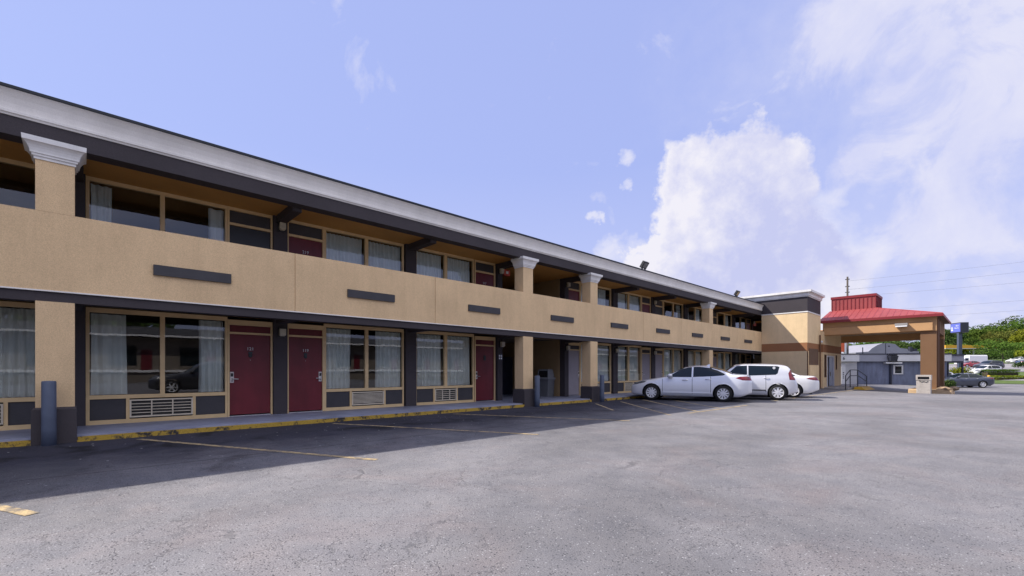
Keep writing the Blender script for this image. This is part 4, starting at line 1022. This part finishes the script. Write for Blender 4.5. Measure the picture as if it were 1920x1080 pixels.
def make_car(name, label, cat, spec, paint, wheel_at, near_pt, ang, scale=1.0, style=0, spokes=10, grp=None, fin=True, z=None):
    """body lofted from side and plan curves, front at local x = 0, nose towards -x; near_pt = ground point of a left wheel (index wheel_at)"""
    S = spec; Lc, Wd = S['L'], S['W']
    t = thing(name, label, cat, (0, 0, 0), 0, grp)
    t.scale = (scale,) * 3; t.rotation_euler = (0, 0, ang)
    lw = Vector((S['wx'][wheel_at], -Wd / 2 + .09, 0)) * scale; lw.rotate(Matrix.Rotation(ang, 3, 'Z'))
    t.location = Vector(near_pt) - lw
    xs = set()
    nx = int(Lc / .03)
    for i in range(nx + 1): xs.add(round(Lc * i / nx, 4))
    for s in S['seams']:
        xs = {x for x in xs if abs(x - s) > .016}; xs |= {s - .008, s + .008}
    xs = sorted(xs)
    NL, NU = 20, 22
    lowp = [(0, .90), (.06, .955), (.18, .985), (.42, 1.0), (.62, .998), (.8, .985), (.92, .965), (1, .945)]
    def sect(x):
        hw = Wd / 2 * interp(S['plan'], x); zl = interp(S['zlow'], x); zt = interp(S['top'], x); zb = min(interp(S['belt'], x), zt - .02)
        pts = []
        for j in range(NL + 1):
            s = j / NL; pts.append((hw * interp(lowp, s), zl + (zb - zl) * s))
        yb = hw * .945; dz = zt - zb; cr = min(.07, dz * .5)
        yr = max(yb - .04 - S['tumble'] * (dz - cr), yb * .55)
        n1 = NU * 5 // 9
        for k in range(1, n1 + 1):
            s = k / n1; bow = .02 * math.sin(math.pi * s) * min(1, dz / .3)
            pts.append((yb + (yr - yb) * s + bow, zb + (dz - cr) * s))
        n2 = NU - n1
        for k in range(1, n2 + 1):
            a = (k / n2) * math.pi / 2; pts.append((yr * (1 - math.sin(a) ** 1.15) if k < n2 else 0, zt - cr + cr * math.sin(a * .999) ** .8))
        return pts
    n1 = NU * 5 // 9
    Ra = S['wr'] + .055
    def warp(v):
        for wx in S['wx']:
            d = math.hypot(v[0] - wx, v[2] - S['wr'])
            if Ra * .86 < d < Ra * 1.02 and abs(v[1]) > Wd * .3 and v[2] < S['wr'] + Ra + .02:
                return (wx + (v[0] - wx) / d * Ra, v[1], S['wr'] + (v[2] - S['wr']) / d * Ra)
        return v
    S_ = [sect(x) for x in xs]
    bm = BM(); lay = bm.faces.layers.int.new('row'); vm = {}
    def addf(q, row):
        vs = []
        for v in q:
            key = (round(v[0], 4), round(v[1], 4), round(v[2], 4))
            if key not in vm: vm[key] = bm.verts.new(v)
            if vm[key] not in vs: vs.append(vm[key])
        if len(vs) > 2:
            try: bm.faces.new(vs)[lay] = row
            except ValueError: pass
    for side in (-1, 1):
        for i in range(len(xs) - 1):
            xm = (xs[i] + xs[i + 1]) / 2
            for j in range(NL + NU):
                q = [(x, p[0] * side, p[1]) for x, p in ((xs[i], S_[i][j]), (xs[i + 1], S_[i + 1][j]), (xs[i + 1], S_[i + 1][j + 1]), (xs[i], S_[i][j + 1]))]
                if side > 0: q.reverse()
                zm = sum(v[2] for v in q) / 4
                if j < NL:
                    if any(math.hypot(xm - wx, zm - S['wr']) < Ra * .94 for wx in S['wx']): continue
                    q = [warp(v) for v in q]
                addf(q, j)
    for i in (0, len(xs) - 1):
        for j in range(NL + NU):
            p, q = S_[i][j], S_[i][j + 1]
            qq = [(xs[i], p[0], p[1]), (xs[i], q[0], q[1]), (xs[i], -q[0], q[1]), (xs[i], -p[0], p[1])]
            addf(qq if i else qq[::-1], 99)
    def cut(co, no, x0, x1, z0, z1):
        fs = [f for f in bm.faces if x0 < f.calc_center_median().x < x1 and z0 < f.calc_center_median().z < z1]
        es = {e for f in fs for e in f.edges}; vs = {v for f in fs for v in f.verts}
        bmesh.ops.bisect_plane(bm, geom=list(vs) + list(es) + fs, plane_co=co, plane_no=no, dist=.0005)
    for poly in S['side'] + [S['head'], S['tail']]:
        px_ = [p[0] for p in poly]; pz_ = [p[1] for p in poly]
        for (x0, z0), (x1, z1) in zip(poly, poly[1:] + poly[:1]):
            cut((x0, 0, z0), Vector((z1 - z0, 0, -(x1 - x0))).normalized(), min(px_) - .06, max(px_) + .06, min(pz_) - .08, max(pz_) + .08)
    tw = Wd / 2 * .58
    for y in (-tw, tw):
        cut((0, y, 0), (0, 1, 0), S['tail'][0][0] - .1, Lc + .1, .6, 1.5); cut((0, y * .8, 0), (0, 1, 0), -.1, .8, .5, 1.1)
    parts = {}
    for f in bm.faces:
        c_ = f.calc_center_median(); row = f[lay]; xm, ym, zm = c_.x, abs(c_.y), c_.z; hwm = Wd / 2 * interp(S['plan'], xm); k = 'body'
        if NL <= row < NL + n1 + 2 and any(inpoly((xm, zm), p) for p in S['side']): k = 'side_window'
        elif 99 > row >= NL + n1 and S['wind'][0] < xm < S['wind'][1] and ym < hwm * .78: k = 'windshield'
        elif 99 > row >= NL + n1 - 1 and S['rear'][0] < xm < S['rear'][1] and ym < hwm * .74: k = 'rear_window'
        elif ym > tw * .8 and inpoly((xm, zm), S['head']): k = 'headlight'
        elif ym > tw and inpoly((xm, zm), S['tail']): k = 'taillight'
        elif any(abs(xm - s_) < .007 for s_ in S['seams']) and 2 < row < NL + 1 and all(math.hypot(xm - wx, zm - S['wr']) > Ra * 1.12 for wx in S['wx']): k = 'door_seam'
        if k in ('headlight', 'taillight', 'side_window'): k += '+' if c_.y > 0 else '-'
        parts.setdefault(k, []).append([tuple(v.co) for v in f.verts])
    bm.free()
    mats = dict(body=paint, side_window=CARGLASS, windshield=CARGLASS, rear_window=CARGLASS, headlight=LAMPW, taillight=LAMPR, door_seam=TRIMB)
    for k, qs in parts.items():
        b2 = BM(); vm2 = {}
        for q in qs:
            vs = []
            for v in q:
                key = (round(v[0], 4), round(v[1], 4), round(v[2], 4))
                if key not in vm2: vm2[key] = b2.verts.new(v)
                if vm2[key] not in vs: vs.append(vm2[key])
            if len(vs) > 2:
                try: b2.faces.new(vs)
                except ValueError: pass
        k = k.strip('+-'); finish(b2, k, mats[k], t, True, recalc=False)
    # underbody and wells
    b2 = BM(); box(b2, .25, Lc - .3, -Wd * .36, Wd * .36, .2, .62)
    box(b2, S['wx'][0] + S['wr'] + .09, S['wx'][1] - S['wr'] - .09, -Wd * .44, Wd * .44, .19, .30); finish(b2, 'underbody', RIMD, t)
    # trims
    b2 = BM()
    for side in (-1, 1):
        for (hx, hz) in S['handles']:
            y = side * Wd / 2 * .985; tube(b2, [(hx - .10, y, hz), (hx - .05, y + side * .022, hz + .004), (hx + .05, y + side * .022, hz + .004), (hx + .10, y, hz)], .014, 6)
    finish(b2, 'door_handle', CHROME if style != 1 else paint, t)
    for side in (-1, 1):
        b2 = BM(); mx = S['side'][0][0][0] + .12; mz = S['side'][0][0][1] + .04; yy = side * (Wd / 2 * .95)
        rings(b2, [(mx - .07, mx + .10, yy + side * .03 - .005, yy + side * .03 + .005, mz - .07), (mx - .10, mx + .10, min(yy, yy + side * .2), max(yy, yy + side * .2), mz - .02), (mx - .08, mx + .09, min(yy, yy + side * .2), max(yy, yy + side * .2), mz + .07), (mx - .03, mx + .06, min(yy + side * .04, yy + side * .17), max(yy + side * .04, yy + side * .17), mz + .095)])
        finish(b2, 'mirror', paint, t, True)
    ml = S['mould']
    for side in (-1, 1):
        b2 = BM(); y = side * Wd / 2 * .992; box(b2, ml[0], ml[1], min(y, y + side * .018), max(y, y + side * .018), ml[2] - .022, ml[2] + .022)
        finish(b2, 'side_moulding', TRIMB if style == 2 else paint, t)
    b2 = BM(); box(b2, -.012, .06, -Wd * .27, Wd * .27, .33, .50); finish(b2, 'grille', TRIMB, t)
    b2 = BM(); box(b2, Lc - .03, Lc + .006, -.26, .26, .66 if style != 2 else .62, .78 if style != 2 else .74); finish(b2, 'licence_plate', WHITES, t)
    if fin:
        b2 = BM(); x = S['rear'][0] - .12; z0 = interp(S['top'], x); rings(b2, [(x - .09, x + .09, -.03, .03, z0 - .02), (x + .05, x + .10, -.008, .008, z0 + .06)]); finish(b2, 'antenna', paint, t)
    # wheels
    proto = make_wheel(S['wr'], .205, spokes, style)
    first = True
    for wx in S['wx']:
        for side in (-1, 1):
            w = bpy.data.objects.new('wheel', None); COL.objects.link(w); w.parent = t; w.location = (wx, side * (Wd / 2 - .105), S['wr'])
            if side > 0: w.rotation_euler = (0, 0, math.pi)
            w.empty_display_size = .1
            for o in proto:
                c = o if first else o.copy()
                if not first: COL.objects.link(c)
                c.parent = w
            first = False
    if z is not None: t.location.z = z
    return t

SILVER = carpaint('silver_car_paint', (.74, .75, .79), .2)
SILVER2 = carpaint('pale_silver_car_paint', (.70, .70, .72), .2)
WHITEC_ = carpaint('white_car_paint', (.78, .77, .75), 0)
GREYC = carpaint('grey_car_paint', (.07, .08, .11), .4)
REDC = carpaint('red_car_paint', (.40, .03, .04), .2)
BLUEC = carpaint('blue_car_paint', (.04, .07, .20), .3)
BLACKC = carpaint('black_car_paint', (.03, .03, .035), .3)

make_car('sedan', 'silver four-door sedan parked nose-in nearest the camera', 'car', SEDAN, SILVER, 1, (-7.64, 19.31, 0), rad(19.5), 1.06, 0, 10, 'cars parked along the motel')
make_car('hatchback', 'boxy pale silver hatchback between the silver sedan and white sedan', 'car', BOXY, SILVER2, 1, (-6.42, 22.10, 0), rad(22), 1.0, 2, 8, 'cars parked along the motel', False)
make_car('sedan', 'white sedan mostly hidden behind the boxy hatchback, beside the tower', 'car', SEDAN2, WHITEC_, 1, (-6.5, 24.72, 0), rad(22), .98, 1, 5, 'cars parked along the motel')
hb = [o for o in bpy.data.objects if o.name.startswith('hatchback')][0]
bm = BM(); lathe(bm, [(0, 0), (.05, 0), (.055, -.006), (0, -.006)], 16, 'Y', (3.22, -.795, 1.42)); finish(bm, 'window_sticker', WHITES, hb)
def far_car(x, depth, ang, spec, paint, label, sc=1.0, z=None):
    p = put(U(x), depth)
    if z is not None: p.z = z
    return make_car('sedan' if spec in (SEDAN, SEDAN2) else 'estate_car', label, 'car', spec, paint, 1, p, ang, sc, 0, 6, 'cars beyond the canopy', True)
far_car(1842, 47, HEAD - rad(14), SEDAN2, GREYC, 'dark grey sedan parked right of the canopy column', 1.06)
far_car(1872, 71, HEAD + rad(2), WAGON, WHITEC_, 'white estate car behind the hedges beyond the grey sedan', 1.0)
far_car(1876, 88, HEAD + rad(5), WAGON, BLACKC, 'dark grey and silver estate car under the broad green tree', 1.1)
far_car(1836, 100, HEAD, SEDAN, REDC, 'red car in front of the white van', 1.0)
far_car(1912, 98, HEAD + rad(170), SEDAN, BLUEC, 'dark blue car right of the dark estate car', 1.1)
far_car(1928, 112, HEAD, SEDAN, WHITEC_, 'white car at the right picture edge beyond the blue car', 1.1)
far_car(1798, 66, HEAD + rad(-3), SEDAN, BLUEC, 'dark blue car under the carport behind the round shrub', 1.0)
far_car(1780, 58, HEAD + rad(-3), WAGON, SILVER2, 'pale estate car half hidden under the carport', 1.0)
# white box van
vp = put(U(1818), 108)
van = thing('white_van', 'white box van parked behind the red car, left of the broad tree', 'van', vp, HEAD)
bm = BM(); rings(bm, [(0, 4.3, 0, 2.0, .5), (0, 4.3, 0, 2.0, 2.3), (.1, 4.2, .12, 1.88, 2.55)]); finish(bm, 'cargo_body', WHITEC_, van)
bm = BM(); rings(bm, [(-1.8, -.01, .05, 1.95, .45), (-1.8, -.01, .05, 1.95, 1.15), (-.7, -.01, .15, 1.85, 1.95)]); finish(bm, 'cab', WHITEC_, van)
boxes('cab_window', CARGLASS, van, (-1.0, -.25, .0, .04, 1.2, 1.7))
for wx in (-1.0, 3.3):
    bm = BM(); lathe(bm, [(0, -.1), (.36, -.1), (.38, 0), (.36, .1), (0, .1)], 20, 'Y', (wx, .12, .38)); finish(bm, 'wheel', TYRE, van)
tr = put(U(1792), 105)

# ------------------------------------------------------------------ across the lot (seen mirrored in the room windows)
ow = thing('opposite_wing', 'long low motel wing across the lot, mirrored in the ground-floor windows', 'building', (37, 8, 0))
boxes('wall', OPPW, ow, (0, 9, -45, 120, 0, 4.9)); boxes('cream_band', WHITEP, ow, (-.25, -.003, -45, 120, 1.15, 1.42)); boxes('white_fascia', WHITEP, ow, (-1.55, -1.4, -45, 120, 4.95, 5.15))
bm = BM(); prism_y(bm, [(-1.4, 4.92), (10, 4.92), (10, 5.1), (4.5, 6.4), (-1.4, 5.2)], -45, 120); finish(bm, 'roof', OPPR, ow)
for y in range(-42, 116, 6): boxes('window', CARGLASS, ow, (-.03, -.002, y, y + 2.2, 1.9, 4.0)); boxes('door', MAROON, ow, (-.04, -.002, y + 2.6, y + 3.5, 1.45, 3.6))
for i, (x, y, h) in enumerate(((50, -6, 13), (52, 4, 12), (49, 20, 11))):
    tree('tree', ['round tree behind the left part of the opposite wing', 'round tree behind the middle of the opposite wing', 'round tree behind the right part of the opposite wing'][i], (x, y, 0), h, 5.5, LEAF_D, 1500, .6, grp='trees behind the opposite wing', seed=60 + i)
make_car('estate_car', 'dark estate car standing across the lot, mirrored in the window beside door 121', 'car', WAGON, BLACKC, 1, (6.5, 6.8, 0), rad(95), 1.12, 2, 6)

# ------------------------------------------------------------------ sky, sun
sun_dir = Vector((-1.0, -.82, 1.30)).normalized()
elev = math.asin(sun_dir.z); azim = math.atan2(sun_dir.x, sun_dir.y)
sl = bpy.data.lights.new('sun', 'SUN'); so = bpy.data.objects.new('sun', sl); COL.objects.link(so)
sl.energy = 5.0; sl.angle = rad(.53); sl.color = (1, .94, .86)
so.rotation_euler = sun_dir.to_track_quat('Z', 'Y').to_euler(); so.location = (0, 0, 60)

w = bpy.data.worlds.new("World"); scene.world = w; w.use_nodes = True
n = w.node_tree; n.nodes.clear()
out = n.nodes.new('ShaderNodeOutputWorld'); bg = n.nodes.new('ShaderNodeBackground')
sky = n.nodes.new('ShaderNodeTexSky'); sky.sky_type = 'NISHITA'; sky.sun_disc = False
sky.sun_elevation = elev; sky.sun_rotation = azim % (2 * math.pi); sky.air_density = 1.0; sky.dust_density = .6; sky.ozone_density = 2.0
STR = .11
tc = n.nodes.new('ShaderNodeTexCoord'); D = tc.outputs['Generated']
base = sky.outputs[0]
# pale violet-blue cast of the air
base = mixrgb(n, .80, base, (3.2, 3.75, 6.9))
# clouds: soft masses at fixed bearings, broken up by fractal noise
w1 = N(n, 'ShaderNodeTexNoise', Scale=5.0, Detail=9, Roughness=.60); n.links.new(D, w1.inputs['Vector'])
w2 = N(n, 'ShaderNodeTexNoise', Scale=21, Detail=7, Roughness=.62); n.links.new(D, w2.inputs['Vector'])
def vop(op, a, b_, c_=None):
    x = n.nodes.new('ShaderNodeVectorMath'); x.operation = op
    for sck, v in zip(x.inputs, (a, b_, c_)):
        if v is None: continue
        if hasattr(v, 'is_linked'): n.links.new(v, sck)
        else: sck.default_value = v
    return x.outputs[0]
off = vop('ADD', vop('MULTIPLY', vop('SUBTRACT', w1.outputs['Color'], (.5, .5, .5)), (.21, .21, .21)), vop('MULTIPLY', vop('SUBTRACT', w2.outputs['Color'], (.5, .5, .5)), (.06, .06, .06)))
DW = vop('NORMALIZE', vop('ADD', D, off), None)
def vdot(vec, src):
    x = n.nodes.new('ShaderNodeVectorMath'); x.operation = 'DOT_PRODUCT'; n.links.new(src, x.inputs[0]); x.inputs[1].default_value = vec; return x.outputs['Value']
def bearing(px, py):
    v = FWD + RGT * ((px - 960) / 850) + Vector((0, 0, (695 - py) / 850)); return v.normalized()
def blob(px, py, r_deg, soft=.5, src=None):
    d = vdot(bearing(px, py), src or DW); c = math.cos(rad(r_deg)); c2 = math.cos(rad(r_deg * soft))
    mr = N(n, 'ShaderNodeMapRange'); n.links.new(d, mr.inputs[0]); mr.inputs[1].default_value = c; mr.inputs[2].default_value = c2; mr.clamp = True
    return mr.outputs[0]
def maxof(lst):
    a = lst[0]
    for b_ in lst[1:]: a = math_(n, 'MAXIMUM', a, b_)
    return a
nz = w1.outputs['Fac']
fine = w2.outputs['Fac']
main = maxof([blob(1325, 375, 6.2), blob(1400, 335, 5.2), blob(1300, 460, 6.5), blob(1265, 540, 6.5), blob(1400, 450, 7.5), blob(1440, 370, 4.5), blob(1390, 540, 10), blob(1200, 500, 3.0), blob(1480, 540, 7), blob(1520, 470, 4)])
puffs = maxof([blob(1150, 476, 2.6, .1), blob(1170, 300, 1.7, .1), blob(1540, 430, 4.4, .1), blob(1555, 368, 2.6, .1), blob(1110, 402, 1.0, .1), blob(1178, 358, 1.0, .1), blob(1600, 480, 3.5, .1)])
tx_ = noise(n, D, 7.5, 9, .62, .6)
mask = ramp(n, math_(n, 'ADD', math_(n, 'MULTIPLY', main, 1.0), math_(n, 'MULTIPLY', math_(n, 'SUBTRACT', fine, .5), .75)), .14, .52)
pm = ramp(n, math_(n, 'MULTIPLY', puffs, math_(n, 'ADD', -.45, math_(n, 'MULTIPLY', tx_, 3.0))), .2, 1.0, (0, 0, 0), (.7, .7, .7))
hi_ = maxof([blob(1640, 10, 10, .2), blob(1560, 50, 5, .2), blob(1700, 150, 8, .1), blob(1850, 260, 12, .1), blob(1900, 80, 9, .1), blob(1760, 400, 8, .1), blob(1880, 430, 9, .1), blob(1690, 560, 4.5, .1), blob(1860, 560, 6, .1), blob(1590, 300, 5, .1)])
hm = ramp(n, math_(n, 'ADD', hi_, math_(n, 'MULTIPLY', math_(n, 'SUBTRACT', tx_, .5), 3.2)), .42, 1.15, (0, 0, 0), (.66, .66, .66))
sh = math_(n, 'ADD', math_(n, 'MULTIPLY', maxof([blob(1460, 440, 13, .1), blob(1330, 570, 11, .1)]), .55), math_(n, 'MULTIPLY', math_(n, 'SUBTRACT', math_(n, 'ADD', math_(n, 'MULTIPLY', nz, .6), math_(n, 'MULTIPLY', fine, .4)), .5), 2.4))
shade = ramp(n, sh, -.45, .55, (6.1, 6.0, 6.6), (4.0, 4.2, 6.1))
# thin veil to the right and near the horizon
veil = maxof([blob(1750, 120, 28, .1), blob(1850, 350, 26, .1), blob(1700, 430, 20, .1), blob(1900, 60, 26, .1)])
tx = noise(n, D, 3.4, 9, .62, .5)
veilc = ramp(n, veil, .12, .85)
vm = math_(n, 'MULTIPLY', veilc, ramp(n, math_(n, 'ADD', math_(n, 'MULTIPLY', veil, .62), math_(n, 'MULTIPLY', math_(n, 'SUBTRACT', math_(n, 'ADD', math_(n, 'MULTIPLY', tx, .7), math_(n, 'MULTIPLY', fine, .3)), .5), 2.6)), .08, .95, (0, 0, 0), (.42, .42, .42)))
z = N(n, 'ShaderNodeSeparateXYZ'); n.links.new(D, z.inputs[0])
hz = ramp(n, z.outputs[2], 0.0, .40, (.85, .85, .85), (0, 0, 0))
c = mixrgb(n, hz, base, (4.2, 4.45, 6.4))
c = mixrgb(n, vm, c, (5.1, 5.2, 6.5))
c = mixrgb(n, hm, c, ramp(n, math_(n, 'ADD', math_(n, 'MULTIPLY', nz, .5), math_(n, 'MULTIPLY', tx_, .5)), .40, .60, (4.5, 4.65, 6.4), (6.0, 5.9, 6.6)))
c = mixrgb(n, pm, c, (5.9, 5.85, 6.6))
c = mixrgb(n, mask, c, shade)
# unseen bright cloud bank added opposite the sun as fill for the shaded facade
fill_cloud = N(n, 'ShaderNodeMapRange'); n.links.new(vdot(Vector((.62, -.05, .79)).normalized(), DW), fill_cloud.inputs[0]); fill_cloud.inputs[1].default_value = math.cos(rad(40)); fill_cloud.inputs[2].default_value = math.cos(rad(24))
c = mixrgb(n, math_(n, 'MULTIPLY', fill_cloud.outputs[0], ramp(n, tx_, .25, .6, (.55, .55, .55), (1, 1, 1))), c, (11.4, 11.3, 11.8))
n.links.new(c, bg.inputs[0]); bg.inputs[1].default_value = STR
n.links.new(bg.outputs[0], out.inputs[0])

vs = scene.view_settings
vs.view_transform = 'Standard'; vs.look = 'None'; vs.exposure = 0.4; vs.gamma = 1; vs.use_curve_mapping = False
scene.cycles.max_bounces = 7; scene.cycles.diffuse_bounces = 3; scene.cycles.glossy_bounces = 3; scene.cycles.transparent_max_bounces = 10
scene.cycles.use_denoising = True
scene.cycles.sample_clamp_indirect = 6
